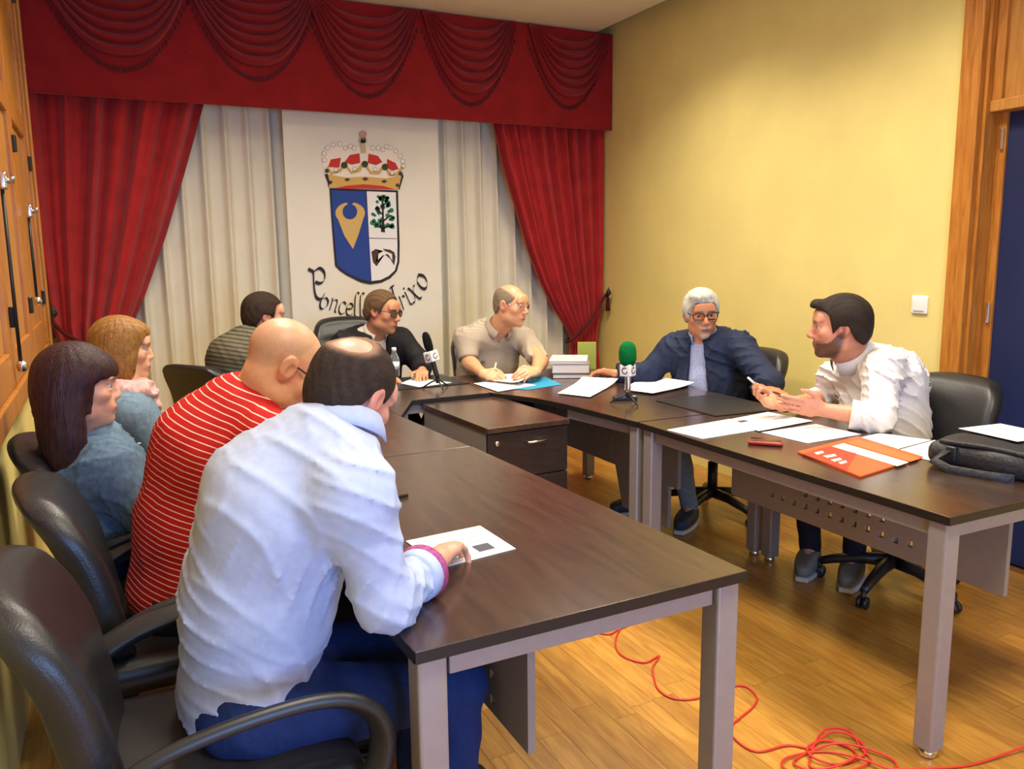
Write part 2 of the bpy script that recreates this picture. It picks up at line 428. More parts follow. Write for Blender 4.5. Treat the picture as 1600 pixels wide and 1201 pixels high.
def drape(name, inner, outer, n, seed, label, amp=.05):
    # inner/outer: (z, x) pairs from top to bottom
    zs = [p[0] for p in inner]
    g = MB(); nu, nv = 150, 60
    z1, z0 = zs[0], zs[-1]
    xi = lambda z: float(np.interp(z, zs[::-1], [p[1] for p in inner][::-1]))
    xo = lambda z: float(np.interp(z, [p[0] for p in outer][::-1], [p[1] for p in outer][::-1]))
    w0 = abs(xi(z1)-xo(z1))
    def fn(u, v):
        z = z0+(z1-z0)*v
        a, b_ = xi(z), xo(z); w = abs(a-b_)
        k = w/w0
        A = amp*(.45+.55*k)
        x = b_+(a-b_)*u
        y = 5.635+A*.8*fold(u, n, seed)-.015*sin(5*u+3*v)
        y -= .03*(1-k)
        return (x, min(y, 5.70), z)
    g.grid(fn, nu, nv)
    o = g.build(name, M['red'], None, True); tag(o, label, 'curtain', 'red velvet side drapes'); return o
drape('red_drape', [(2.42, .64), (2.0, .50), (1.6, .36), (1.25, .22), (1.05, .13), (.90, .06), (.75, .05), (.5, .08), (.02, .12)],
      [(2.42, -.335), (1.6, -.33), (1.05, -.30), (.90, -.27), (.75, -.28), (.02, -.32)], 6, 3, 'red velvet drape at the left, tied back beside the oak shutters', .055)
drape('red_drape', [(2.42, 2.60), (2.1, 2.68), (1.8, 2.78), (1.5, 2.88), (1.25, 2.99), (1.05, 3.10), (.92, 3.20), (.80, 3.28), (.6, 3.26), (.02, 3.22)],
      [(2.42, 3.57), (1.5, 3.56), (1.05, 3.55), (.80, 3.50), (.6, 3.53), (.02, 3.55)], 9, 11, 'red velvet drape at the right, tied back against the yellow wall', .045)
def tieback(pts, hook, sx, label):
    t = empty('curtain_tieback', hook); tag(t, label, 'tieback', 'curtain tiebacks')
    h = np.array(hook)
    MB().tube([np.array(p)-h for p in pts], .012, 8).build('rope', M['fringe'], t, True)
    k = MB().tube([(0, 0, 0), (-sx*.03, -.03, 0), (-sx*.05, -.09, .01)], .008, 8)
    k.lathe([(0, -.0), (.016, .015), (.022, .03), (.006, .06), (0, .075)], (-sx*.05, -.09, -.01), 8)
    k.lathe([(.022, 0), (.022, .01)], (-sx*.004, 0, 0), 10, np.array([[0, 0, sx], [0, 1, 0], [1, 0, 0]]))
    k.build('hook', M['plastic'], t, True)
    MB().lathe([(.004, 0), (.012, -.01), (.016, -.03), (.013, -.035), (.02, -.11), (0, -.112)], (-sx*.03, -.05, -.015), 8).build('tassel', M['fringe'], t, True)
tieback([(3.56, 5.55, 1.13), (3.50, 5.53, 1.06), (3.40, 5.53, .93), (3.27, 5.56, .79), (3.24, 5.62, .76), (3.30, 5.70, .77), (3.50, 5.70, .85)], (XR-.002, 5.55, 1.13), 1, 'dark red tieback rope on a hook at the right wall')
tieback([(-.33, 5.50, 1.13), (-.25, 5.53, 1.02), (-.10, 5.55, .92), (.05, 5.57, .88), (.09, 5.63, .87), (.0, 5.70, .88), (-.25, 5.70, .95)], (XL+.002, 5.50, 1.13), -1, 'dark tieback rope on a hook beside the oak shutters')

# ================================================================ BANNER with the coat of arms
YN = 5.64
bn = empty('emblem_banner', (1.66, YN, .25)); tag(bn, 'ivory banner with a crowned blue and white coat of arms and black lettering', 'banner')
def bl(p, dy=0.0): return (p[0]-1.66, dy, p[2]-.25)
cb = MB()
cb.grid(lambda u, v: (-.545+1.085*u, .0035+.0012*sin(u*17)+.0006*sin(u*41), 2.806*v), 60, 4)
cb.build('cloth', M['banner'], bn, True)
def cpx(x, y): return onY(420+x*.27473, 190+y*.27473, YN)      # from the crest close-up
ART = {k: mat('print_'+k, srgb(*c), .8) for k, c in dict(blue=(30, 62, 138), white=(228, 226, 222), gold=(206, 168, 92), red=(196, 52, 40), green=(36, 116, 84), brown=(72, 48, 44), outline=(36, 28, 30), pale=(236, 226, 210), tan=(196, 178, 140), pink=(190, 150, 130), dgreen=(60, 66, 40)).items()}
layer = [0]
def art(name, polys, m, lvl, th=.0008):
    if name in ('crown_leaf', 'crown_jewel', 'pearl', 'pearl_rim', 'crown_rim', 'crown_red', 'crown_arch', 'orb_gem') and len(polys) > 1:
        for p_ in polys: art(name, [p_], m, lvl, th)
        return
    b = MB()
    for poly in polys:
        pts = [cpx(*p) for p in poly]
        q = [(p[0]-1.66, p[2]-.25) for p in pts]
        n = len(q)
        a = sum(q[i][0]*q[(i+1) % n][1]-q[(i+1) % n][0]*q[i][1] for i in range(n))
        if a < 0: q = q[::-1]
        y = -.002-.0012*lvl
        v = [(p[0], y, p[1]) for p in q]+[(p[0], y+th, p[1]) for p in q]
        f = [tuple(range(n)), tuple(range(2*n-1, n-1, -1))]+[((i+1) % n, i, i+n, (i+1) % n+n) for i in range(n)]
        b.add(v, f)
    return b.build(name, m, bn)
def circ(cx, cy, r, n=12, ry=None): return [(cx+r*cos(2*pi*k/n), cy+(ry or r)*sin(2*pi*k/n)) for k in range(n)]
shield = [(344, 378), (734, 392), (738, 520), (744, 700), (742, 800), (728, 850), (690, 890), (640, 915), (575, 924), (520, 912), (440, 872), (400, 845), (376, 820), (366, 700), (354, 540)]
art('shield_outline', [shield], ART['outline'], 0)
art('shield_blue', [[(354, 390), (550, 396), (566, 640), (582, 908), (525, 898), (440, 858), (388, 818), (376, 690), (362, 530)]], ART['blue'], 1)
art('shield_white', [[(556, 396), (722, 402), (726, 530), (731, 700), (730, 795), (716, 845), (680, 878), (634, 900), (584, 906), (570, 660)]], ART['white'], 1)
art('quarter_line', [[(568, 660), (728, 664), (728, 667), (568, 664)]], ART['brown'], 2)
# gold torc-shaped charge
def ring_pt(a, rx, ry, cx=462, cy=520): return (cx+rx*cos(a), cy-ry*sin(a))
outer = [ring_pt(R(d_), 84, 62) for d_ in range(75, -35, -10)]
out2 = [(478, 724)]
outl = [ring_pt(R(d_), 84, 62) for d_ in range(215, 100, -10)]
inner = [ring_pt(R(d_), 42, 44, 460, 512) for d_ in range(105, 436, 15)]
tor = outer+[(510, 640)]+out2+[(430, 650)]+outl
art('gold_charge', [tor+inner], ART['gold'], 2)
for k, dz in enumerate((0, 22, 44)):
    pl = [(415+6*k+ (462-415-6*k)*0, 560+dz)]
    up = [(420+8*k+(88-16*k)*t, 566+dz+22*sin(pi*t)) for t in np.linspace(0, 1, 8)]
    lo = [(420+8*k+(88-16*k)*t, 573+dz+22*sin(pi*t)) for t in np.linspace(1, 0, 8)]
    art('gold_line', [up+lo], ART['tan'], 3)
# tree
rt_ = random.Random(5); leaves = []
for k in range(46):
    t = rt_.random(); yy = 425+175*t; ww = 26+36*min(1, t*1.5)
    leaves.append(circ(646+ww*(2*rt_.random()-1), yy, 9+6*rt_.random(), 7))
art('tree_foliage', leaves, ART['green'], 2)
art('tree_trunk', [[(640, 430), (650, 430), (654, 560), (660, 630), (636, 626), (644, 560)], [(646, 520), (606, 490), (604, 496), (646, 532)], [(648, 560), (690, 530), (692, 536), (650, 572)], [(645, 600), (600, 585), (600, 592), (645, 610)], [(650, 600), (694, 582), (696, 590), (650, 612)], [(646, 470), (676, 450), (678, 456), (648, 482)]], ART['outline'], 3)
# clasped hands / arch
art('arch_charge', [[(582, 740), (606, 724), (628, 742), (614, 770), (606, 800), (640, 778), (660, 756), (690, 780), (712, 818), (720, 770), (712, 742), (690, 728), (645, 722), (660, 735), (700, 752), (702, 790), (668, 740), (640, 744), (612, 822), (592, 800)]], ART['brown'], 2)
art('arch_light', [[(622, 752), (650, 736), (690, 748), (700, 772), (672, 752), (644, 762), (620, 786)]], ART['pale'], 3)
# crown
art('crown_back', [[(304, 250), (300, 200), (318, 158), (360, 122), (410, 116), (480, 138), (535, 150), (590, 138), (670, 130), (735, 165), (774, 225), (770, 255), (752, 300), (720, 360), (350, 350), (325, 300)]], ART['pale'], 0)
art('crown_red', [[(336, 258), (352, 215), (410, 205), (400, 262)], [(430, 230), (460, 190), (515, 180), (520, 235), (470, 245)], [(562, 235), (566, 182), (620, 195), (645, 230), (610, 248)], [(670, 262), (672, 212), (720, 235), (738, 270), (700, 280)]], ART['red'], 1)
art('crown_band', [[(335, 300), (440, 318), (545, 312), (660, 322), (755, 310), (736, 388), (660, 378), (540, 366), (430, 370), (345, 378)]], ART['gold'], 1)
art('crown_cap_edge', [[(378, 380), (440, 364), (540, 356), (650, 366), (722, 386), (640, 384), (540, 380), (450, 382)]], ART['red'], 2)
art('crown_arch', [[(322, 262), (336, 255), (360, 285), (400, 270), (425, 232), (438, 236), (412, 285), (350, 305)], [(438, 240), (470, 282), (500, 270), (530, 232), (543, 232), (520, 285), (470, 300), (425, 250)], [(548, 232), (580, 282), (620, 282), (652, 240), (664, 246), (630, 300), (575, 300), (540, 245)], [(668, 246), (690, 295), (725, 290), (756, 252), (768, 258), (735, 312), (680, 310), (655, 252)]], ART['gold'], 2)
art('crown_leaf', [circ(428, 248, 20, 8), circ(545, 242, 20, 8), circ(660, 258, 20, 8), circ(330, 280, 13, 8), circ(748, 296, 13, 8)], ART['dgreen'], 3)
art('crown_jewel', [circ(*p, 11, 6) for p in ((350, 345), (730, 362))]+[circ(445, 330, 18, 4, 10), circ(548, 326, 20, 4, 10), circ(655, 340, 18, 4, 10)], ART['brown'], 3)
pearls = [(316, 218), (314, 182), (334, 150), (366, 132), (402, 128), (434, 150), (462, 140), (484, 150), (590, 150), (622, 150), (648, 158), (668, 142), (690, 148), (722, 168), (746, 196), (760, 226), (764, 252), (488, 270), (380, 275), (604, 272), (700, 292)]
art('pearl_rim', [circ(x, y, 15, 10) for x, y in pearls], ART['tan'], 2)
art('pearl', [circ(x, y, 11, 10) for x, y in pearls], ART['white'], 3)
art('orb', [circ(535, 105, 24, 12), [(522, 128), (548, 128), (552, 180), (520, 180)]], ART['tan'], 2)
art('orb_cross', [circ(535, 72, 22, 10)], ART['pink'], 3)
art('orb_gem', [circ(535, 112, 17, 8, 12), [(520, 100), (530, 86), (532, 104)], [(550, 100), (540, 86), (538, 104)]], ART['outline'], 3)
art('crown_rim', [[(316, 300), (335, 296), (345, 346), (340, 380), (334, 346)], [(757, 300), (766, 306), (742, 386), (736, 384)]], ART['outline'], 3)
# calligraphic lettering, drawn with a slanted nib along an arc
GL = {  # unit strokes in a box 0..1 wide (relative) by 0..1 tall (x-height 0.55)
 'C': (.9, [[(.14, 1.0), (.22, .95), (.30, .88), (.28, .5), (.30, .15), (.42, .02), (.56, .08), (.60, .18)], [(.30, .88), (.52, 1.0), (.68, .86), (.66, .62), (.50, .52), (.34, .58)],]),
 'o': (.48, [[(.24, .56), (.06, .40), (.08, .12), (.22, 0), (.40, .16), (.40, .42), (.24, .56)]]),
 'n': (.55, [[(.04, .50), (.12, .56), (.12, .02)], [(.12, .44), (.30, .57), (.38, .46), (.38, .06), (.46, .0)]]),
 'c': (.44, [[(.36, .46), (.24, .56), (.08, .42), (.08, .12), (.22, 0), (.38, .10)]]),
 'e': (.46, [[(.08, .28), (.36, .36), (.34, .50), (.22, .56), (.08, .42), (.08, .12), (.22, 0), (.40, .10)]]),
 'l': (.34, [[(.14, .04), (.12, .80), (.20, 1.02), (.30, .98)], [(.14, .04), (.24, -.02)]]),
 'd': (.5, [[(.34, .52), (.20, .56), (.07, .40), (.08, .12), (.22, 0), (.38, .14)], [(.10, 1.0), (.36, .72), (.38, .08), (.46, 0)]]),
 'I': (.44, [[(.02, .80), (.12, .96), (.30, 1.02), (.38, 1.12)], [(.20, .95), (.22, .12), (.10, .0), (.0, .08)]]),
 'r': (.42, [[(.04, .50), (.12, .56), (.12, .0)], [(.12, .40), (.26, .56), (.36, .50)]]),
 'i': (.28, [[(.04, .50), (.12, .56), (.12, .04), (.22, .0)], [(.12, .78), (.17, .73)]]),
 'x': (.50, [[(.04, .50), (.14, .54), (.32, .04), (.46, .02)], [(.42, .54), (.30, .48), (.14, .04), (.0, .0)]]),
 ' ': (.22, [])}
def lettering(word, place):
    for ch, (x, y, ang, h) in zip(word, place):
        if ch == ' ': continue
        b = MB()
        w_, strokes = GL[ch]
        ca, sa = cos(R(ang)), sin(R(ang))
        nib = (.052, .040) if ch not in 'CIo' else (.062, .050)
        for st in strokes:
            P_ = []
            for i in range(len(st)-1):
                for t in np.linspace(0, 1, 5)[:-1 if i < len(st)-2 else None]:
                    p0 = st[max(i-1, 0)]; p1 = st[i]; p2 = st[i+1]; p3 = st[min(i+2, len(st)-1)]
                    q = [.5*((2*p1[k])+(-p0[k]+p2[k])*t+(2*p0[k]-5*p1[k]+4*p2[k]-p3[k])*t*t+(-p0[k]+3*p1[k]-3*p2[k]+p3[k])*t**3) for k in (0, 1)]
                    P_.append(q)
            v = []
            for q in P_:
                for sg in (-1, 1):
                    gx = (q[0]+sg*nib[0]*.5)*h*.92; gy = (q[1]+sg*nib[1]*.9)*h
                    v.append((x+gx*ca-gy*sa, -.0035, y+gx*sa+gy*ca))
            n = len(P_)
            b.add(v, [(2*i, 2*i+2, 2*i+3, 2*i+1) for i in range(n-1)])
        o = b.build('letter', M['black'], bn)
def bpx(x, y): p = onY(x, y, YN); return p[0]-1.66, p[2]-.25
word = 'Concello do Irixo'
# lower-left corner of each letter in the photograph (pixels), tilt and height in metres
LP = [(480, 470, 3, .215), (496, 480, -22, .150), (511, 484, -18, .150), (526, 489, -14, .155), (538, 492, -9, .155), (549, 494, -6, .165), (558, 495, -4, .165), (566, 495, 0, .15), (574, 495, 0, .1), (578, 496, 4, .15), (592, 494, 8, .15), (600, 492, 0, .1),
      (614, 489, 12, .185), (627, 485, 18, .170), (638, 477, 24, .165), (645, 473, 28, .19), (658, 455, 30, .20)]
lettering(word, [(*bpx(x, y), a, h) for (x, y, a, h) in LP])
# ================================================================ DESKS
def holes_panel(b, lo, hi, holes, hs, x0, th):
    """upright panel in the YZ plane at x0 with square holes; lo/hi = (y,z)"""
    ys = sorted({lo[0], hi[0], *[round(h[0]-hs, 5) for h in holes], *[round(h[0]+hs, 5) for h in holes]})
    zs = sorted({lo[1], hi[1], *[round(h[1]-hs, 5) for h in holes], *[round(h[1]+hs, 5) for h in holes]})
    ys = [y for y in ys if lo[0] <= y <= hi[0]]; zs = [z for z in zs if lo[1] <= z <= hi[1]]
    ny, nz = len(ys)-1, len(zs)-1
    solid = np.ones((ny+2, nz+2), bool); solid[0] = solid[-1] = False; solid[:, 0] = solid[:, -1] = False
    for i in range(ny):
        for j in range(nz):
            cy, cz = (ys[i]+ys[i+1])/2, (zs[j]+zs[j+1])/2
            if any(abs(cy-h[0]) < hs and abs(cz-h[1]) < hs for h in holes): solid[i+1, j+1] = False
    xa, xb = x0-th/2, x0+th/2
    for i in range(ny):
        for j in range(nz):
            if not solid[i+1, j+1]: continue
            y0, y1, z0, z1 = ys[i], ys[i+1], zs[j], zs[j+1]
            b.add([(xa, y0, z0), (xa, y0, z1), (xa, y1, z1), (xa, y1, z0)], [(0, 1, 2, 3)])
            b.add([(xb, y0, z0), (xb, y1, z0), (xb, y1, z1), (xb, y0, z1)], [(0, 1, 2, 3)])
            if not solid[i, j+1]: b.add([(xa, y0, z0), (xb, y0, z0), (xb, y0, z1), (xa, y0, z1)], [(0, 1, 2, 3)])
            if not solid[i+2, j+1]: b.add([(xa, y1, z0), (xa, y1, z1), (xb, y1, z1), (xb, y1, z0)], [(0, 1, 2, 3)])
            if not solid[i+1, j]: b.add([(xa, y0, z0), (xa, y1, z0), (xb, y1, z0), (xb, y0, z0)], [(0, 1, 2, 3)])
            if not solid[i+1, j+2]: b.add([(xa, y0, z1), (xb, y0, z1), (xb, y1, z1), (xa, y1, z1)], [(0, 1, 2, 3)])
    return b
TT = .025
def desk(label, poly, legs, beams, panel=None, wings=None):
    cx = sum(p[0] for p in poly)/len(poly); cy = sum(p[1] for p in poly)/len(poly)
    t = empty('meeting_desk', (cx, cy, 0)); tag(t, label, 'desk', 'dark topped meeting desks')
    lp = [(p[0]-cx, p[1]-cy) for p in poly]
    top = MB().prism(lp, TZ-TT, TZ).build('tabletop', M['wenge'], t, bevel=.002)
    # dark edge band, slightly proud
    n = len(lp); a = sum(lp[i][0]*lp[(i+1) % n][1]-lp[(i+1) % n][0]*lp[i][1] for i in range(n))
    q = lp if a > 0 else lp[::-1]
    eb = MB()
    for i in range(n):
        p0, p1 = np.array(q[i]), np.array(q[(i+1) % n]); d = p1-p0; d /= np.linalg.norm(d); nn = np.array([d[1], -d[0]])*.0012
        eb.add([(*(p0+nn), TZ-TT), (*(p1+nn), TZ-TT), (*(p1+nn), TZ-.002), (*(p0+nn), TZ-.002)], [(0, 1, 2, 3)])
    eb.build('edge_band', M['edge'], top)
    for (x, y) in legs:
        h = .03
        l = MB().box((x-cx-h, y-cy-h, .025), (x-cx+h, y-cy+h, TZ-TT)).build('leg', M['metal'], t, bevel=.006)
        MB().lathe([(.02, 0), (.026, .004), (.026, .022), (.012, .03)], (x-cx, y-cy, 0), 14).build('foot', M['chrome'], l, True)
    for (p0, p1) in beams:
        p0 = np.array(p0, float)-(cx, cy); p1 = np.array(p1, float)-(cx, cy); d = p1-p0; d /= np.linalg.norm(d); nn = np.array([-d[1], d[0]])*.018
        MB().prism([tuple(p0-nn), tuple(p1-nn), tuple(p1+nn), tuple(p0+nn)], TZ-TT-.05, TZ-TT-.004).build('apron_beam', M['metal'], t, bevel=.003)
    if panel:
        x0, y0, y1, z0, z1, holes = panel
        b = holes_panel(MB(), (y0-cy, z0), (y1-cy, z1), [(h[0]-cy, h[1]) for h in holes], .011, x0-cx, .018)
        if wings:
            for (ya, yb, za, zb) in wings:
                b.add([(x0-cx+sx*.009, y-cy, z) for sx in (-1, 1) for (y, z) in ((ya, za), (ya, zb), (yb, zb))], [(0, 1, 2), (5, 4, 3), (0, 2, 5, 3), (0, 3, 4, 1), (1, 4, 5, 2)])
        b.build('modesty_panel', M['panel'], t)
    return t
def hx(pts, X): return [(onX(x, y, X)[1], onX(x, y, X)[2]) for x, y in pts]
# near left
hl = hx([(755.6, 1038), (737.6, 1055), (775, 1053), (756, 1073.7), (775, 1093)], .736)
hl += [(y+k*.16, z) for k in (2, 4, 6) for (y, z) in hl[1:4]]
hl = [h for h in hl if h[0] < 2.6]
desk('dark wood desk nearest the camera, beside the man in the pale blue shirt', [(.454, 1.343), (1.261, 1.362), (1.196, 2.79), (.389, 2.77)],
     [(.492, 1.385), (1.218, 1.402), (1.152, 2.745), (.432, 2.73)], [((.53, 1.386), (1.18, 1.401)), ((1.218, 1.44), (1.155, 2.71)), ((.47, 2.73), (1.11, 2.745))],
     (.736, 1.425, 2.65, .405, TZ-TT-.002, hl))
desk('dark wood desk in front of the man in the red striped polo', [(.388, 2.777), (1.190, 2.795), (1.147, 3.49), (1.147, 3.90), (.345, 3.90)],
     [(.43, 2.85), (1.135, 2.86), (1.10, 3.85), (.39, 3.85)], [((1.13, 2.9), (1.10, 3.5)), ((.43, 2.89), (.39, 3.81))], (.70, 2.88, 3.8, .41, TZ-TT-.002, [(2.95+.09*k, .55) for k in range(9)]))
desk('dark wood desk at the head of the table in front of the banner', [(1.149, 3.49), (1.33, 3.855), (1.765, 3.862), (1.80, 4.62), (.80, 4.62), (.80, 3.905), (1.149, 3.905)],
     [(1.27, 3.86), (.85, 3.96), (.85, 4.57), (1.72, 4.57), (1.70, 3.92)], [((1.31, 3.89), (1.70, 3.90)), ((.89, 4.57), (1.68, 4.57))], (1.26, 3.93, 4.5, .41, TZ-TT-.002, []))
X2 = 2.30
hr2 = hx([(895, 664), (895, 680), (942, 678), (952, 685), (961.6, 686), (923, 691), (932, 693), (941, 696), (951, 700), (961.6, 703), (1030, 708), (1030, 727)], X2)
hr2 = [h for h in hr2 if 2.95 < h[0] < 4.4]
desk('dark wood corner desk in front of the man in the navy jacket', [(1.768, 3.857), (1.83, 3.735), (1.90, 3.585), (1.945, 3.37), (2.0, 2.864), (2.772, 2.864), (2.772, 4.5), (1.803, 4.5)],
     [(2.04, 2.905), (2.73, 2.905), (2.73, 4.45), (1.86, 4.45)], [((2.05, 2.94), (1.98, 3.4)), ((2.73, 2.94), (2.73, 4.41))],
     (X2, 2.95, 4.38, .375, TZ-TT-.002, hr2))
XP = 2.364
cr4 = lambda x, y: (1130+x*.29375, 650+y*.29375)
hr = hx([cr4(*p) for p in ((268, 413), (322, 432), (383, 457), (444, 477), (507, 500), (572, 523), (637, 548), (705, 572), (775, 597), (848, 627), (925, 657), (1002, 678), (445, 412), (510, 432), (573, 453), (640, 473), (710, 497), (780, 520), (853, 545))], XP)
desk('dark wood desk at the right with the orange folder on it', [(2.004, 1.397), (2.775, 1.402), (2.772, 2.85), (2.0, 2.85)],
     [(2.045, 1.44), (2.735, 1.44), (2.735, 2.808), (2.045, 2.808)], [((2.08, 1.44), (2.70, 1.44)), ((2.045, 1.47), (2.045, 2.77)), ((2.735, 1.47), (2.735, 2.77)), ((2.08, 2.808), (2.70, 2.808))],
     (XP, 1.45, 2.66, .42, TZ-TT-.002, hr))
cnr = [o for o in bpy.data.objects if o.name.startswith('meeting_desk') and 'corner desk' in o.get('label', '')][0]
wgm = MB().prism([(3.47, .375), (3.40, .17), (3.02, .17), (3.02, .375)], -.009, .009)
wgm.xf(lambda y, z, x: (X2+x-cnr.location.x, y-cnr.location.y, z)); wgm.build('panel_wing', M['panel'], cnr)
# ---------------------------------------------------------------- drawer pedestal
pd = empty('drawer_pedestal', (1.605, 3.495, 0), R(3.0)); tag(pd, 'dark drawer pedestal with grey sides standing inside the horseshoe of desks', 'drawer unit')
pw, pdp, ph = .205, .345, .72
MB().box((-pw-.005, -pdp-.012, ph-.024), (pw+.005, pdp+.005, ph)).build('top', M['wenge'], pd, bevel=.002)
MB().box((-pw, -pdp+.02, .05), (pw, pdp, ph-.024)).build('body', M['panel'], pd)
zz = [.06, .27, .48, ph-.028]
for k in range(3):
    dv = MB().box((-pw+.002, -pdp-.002, zz[k]+.003), (pw-.002, -pdp+.02, zz[k+1]-.003)).build('drawer', M['wenge_dark'], pd, bevel=.002)
    hz = zz[k+1]-.05
    hd = MB().tube([(-.045+.03, -pdp-.002, hz), (-.045+.03, -pdp-.026, hz-.002), (.045+.03, -pdp-.026, hz-.002), (.045+.03, -pdp-.002, hz)], .0055, 8)
    hd.build('handle', M['chrome'], dv, True)
    if k == 2: MB().lathe([(.012, 0), (.012, .006), (.006, .008)], (-pw+.045, -pdp-.002, zz[3]-.045), 12, np.array([[1, 0, 0], [0, 0, -1], [0, 1, 0]])).build('lock', M['chrome'], dv, True)
for (x, y) in ((-.17, -.33), (.17, -.33), (-.17, .33), (.17, .33)): MB().lathe([(.02, 0), (.024, .01), (.024, .04), (.01, .05)], (x, y, 0), 10).build('caster', M['plastic'], pd, True)

# ================================================================ CHAIRS
def make_chair(kind='std'):
    t = empty('office_chair', (0, 0, 0))
    MB().rbox((0.01, 0, .455), (.50, .50, .09), .04, 5, lambda x, y, z: (x, y*(1-.04*(x > .1)), z-.10*max(0, x-.12)-.15*(0.06-min(.06, abs(y)))*0)).build('seat', M['leather'], t, True)
    H_ = .225 if kind == 'std' else .30
    def bf(x, y, z):
        s = z/H_
        f = 1-.25*max(0, (abs(s)-.5)/.5)**2
        if s > 0: f *= 1-.04*s
        yy = y*f
        zz_ = z*(1-.06*(abs(y)/.23)**3 * (1 if s > 0 else .5))
        bulge = .012*(1-(y/.24)**2)*(1-s*s) if x > 0 else 0
        if kind == 'exec' and x > 0: bulge += .012*abs(sin(z*38))*(1-(y/.24)**4)
        return (x+.55*y*y-.20*(z+H_)-.06*max(0, s)**2+bulge, yy, zz_)
    MB().rbox((-.215, 0, .47+H_), (.085, .48, 2*H_), .038, 12 if kind == 'std' else 26, bf).build('backrest', M['leather'], t, True)
    for s in (-1, 1):
        y = s*.275
        path = [(-.235, y*.86, .56), (-.215, y*.98, .585), (-.12, y, .635), (0, y, .655), (.12, y, .662), (.20, y, .652), (.255, y, .615), (.275, y, .555), (.262, y, .49), (.225, y*.98, .44), (.16, y*.92, .425)]
        P_ = np.array(path); tt = np.linspace(0, len(P_)-1, 40)
        sm = [[float(np.interp(q, range(len(P_)), P_[:, k])) for k in range(3)] for q in tt]
        for _ in range(3): sm = [sm[0]]+[list((np.array(sm[i-1])+2*np.array(sm[i])+np.array(sm[i+1]))/4) for i in range(1, len(sm)-1)]+[sm[-1]]
        MB().tube(sm, .02, 14, flat=(.027, .014), up=(0, 0, 1)).build('armrest', M['plastic'], t, True)
    MB().lathe([(.028, .12), (.028, .30), (.018, .30), (.018, .40)], n=14).build('column', M['plastic'], t, True)
    MB().rbox((0, 0, .395), (.24, .18, .03), .01, 2).build('seat_plate', M['plastic'], t, True)
    for k in range(5):
        a = 2*pi*k/5+.35
        e = np.array([cos(a), sin(a), 0])
        MB().tube([e*.02+[0, 0, .125], e*.12+[0, 0, .12], e*.24+[0, 0, .095], e*.295+[0, 0, .075]], [.03, .026, .021, .017], 10).build('spoke', M['plastic'], t, True)
        c = MB()
        ax = np.array([-sin(a), cos(a), 0]); M3 = np.array([e, np.array([0, 0, 1.0]), ax]).T
        for w_ in (-.021, .005): c.lathe([(.010, w_), (.026, w_+.002), (.026, w_+.014), (.010, w_+.016)], e*.295+[0, 0, .027], 14, M3)
        c.tube([e*.295+[0, 0, .03], e*.295+[0, 0, .08]], .011, 8)
        c.build('caster', M['plastic'], t, True)
    return t
ch0 = make_chair(); chx = make_chair('exec')
chairs = [(.125, 1.67, 2, 'black leather office chair nearest the camera, under the man in the pale blue shirt'),
          (.14, 2.30, 3, 'black leather office chair of the man in the red striped polo'),
          (.08, 2.86, 0, 'black leather office chair of the dark-haired woman in the denim jacket'),
          (.10, 3.50, 0, 'black leather office chair of the woman with the pink scarf'),
          (.62, 4.66, 36, 'black office chair at the far left corner, under the man in the olive striped shirt'),
          (2.30, 4.86, -88, 'black office chair of the man in the beige polo'),
          (2.96, 3.50, 182, 'black leather office chair of the man in the navy jacket'),
          (2.97, 2.32, 178, 'black leather office chair with wide back nearest the blue door')]
for i, (x, y, a, lb) in enumerate(chairs):
    o = ch0 if i == 0 else copy_tree(ch0)
    o.location = (x, y, 0); o.rotation_euler = (0, 0, R(a)); tag(o, lb, 'chair', 'black office chairs around the desks')
chx.location = (1.40, 4.88, 0); chx.rotation_euler = (0, 0, R(-84)); tag(chx, 'black executive chair with ribbed high back in front of the banner', 'chair', 'black office chairs around the desks')
# ================================================================ THINGS ON THE DESKS AND FLOOR
def sheet(name, corners, label, cat, m='paper', z=TZ, lines=0, curl=0.0, group=None, picture=None, th=.0012, lift=0.001):
    """paper traced as four desk-top corner points (world xy), a few printed lines as sub-marks"""
    P_ = [np.array(c[:2]) for c in corners]; c = sum(P_)/4
    t = MB()
    def fn(u, v):
        p = (P_[0]*(1-u)+P_[1]*u)*(1-v)+(P_[3]*(1-u)+P_[2]*u)*v-c
        return (p[0], p[1], lift+curl*(max(0, u-.55)/.45)**2)
    t.grid(fn, 8, 4)
    n = len(t.v); t.v += [(x, y, z_+th) for x, y, z_ in t.v]
    top = [tuple(i+n for i in f) for f in t.f]; bot = [f[::-1] for f in t.f]
    nu, nv = 8, 4
    rim = [i for i in range(nu+1)]+[(j+1)*(nu+1)-1 for j in range(1, nv+1)]+[nv*(nu+1)+i for i in range(nu-1, -1, -1)]+[j*(nu+1) for j in range(nv-1, 0, -1)]
    sides = [(rim[k], rim[(k+1) % len(rim)], rim[(k+1) % len(rim)]+n, rim[k]+n) for k in range(len(rim))]
    t.f = top+bot+sides
    o = t.build(name, M[m], None, False, loc=(c[0], c[1], z)); tag(o, label, cat, group)
    def mark(nm, u0, u1, v0, v1, mm):
        b = MB(); q = []
        for (u, v) in ((u0, v0), (u1, v0), (u1, v1), (u0, v1)):
            x, y, z_ = fn(u, v); q.append((x, y, z_+th+.0004))
        b.add(q, [(0, 1, 2, 3)]); b.build(nm, M[mm], o)
    for k in range(lines):
        v = .14+.72*k/max(1, lines-1)
        mark('text_line', .12, .88 if k % 4 != 3 else .6, v, v+.012, 'ink')
    if picture: mark('picture', *picture, 'ink_dark')
    return o
def Zp(pts, z=TZ): return [onz(x, y, z)[:2] for x, y in pts]
sheet('paper_sheet', Zp([(634, 846), (750, 822), (806, 858), (690, 888)]), 'printed sheet under the hand of the man in the pale blue shirt', 'paper', lines=5, picture=(.58, .80, .62, .84))
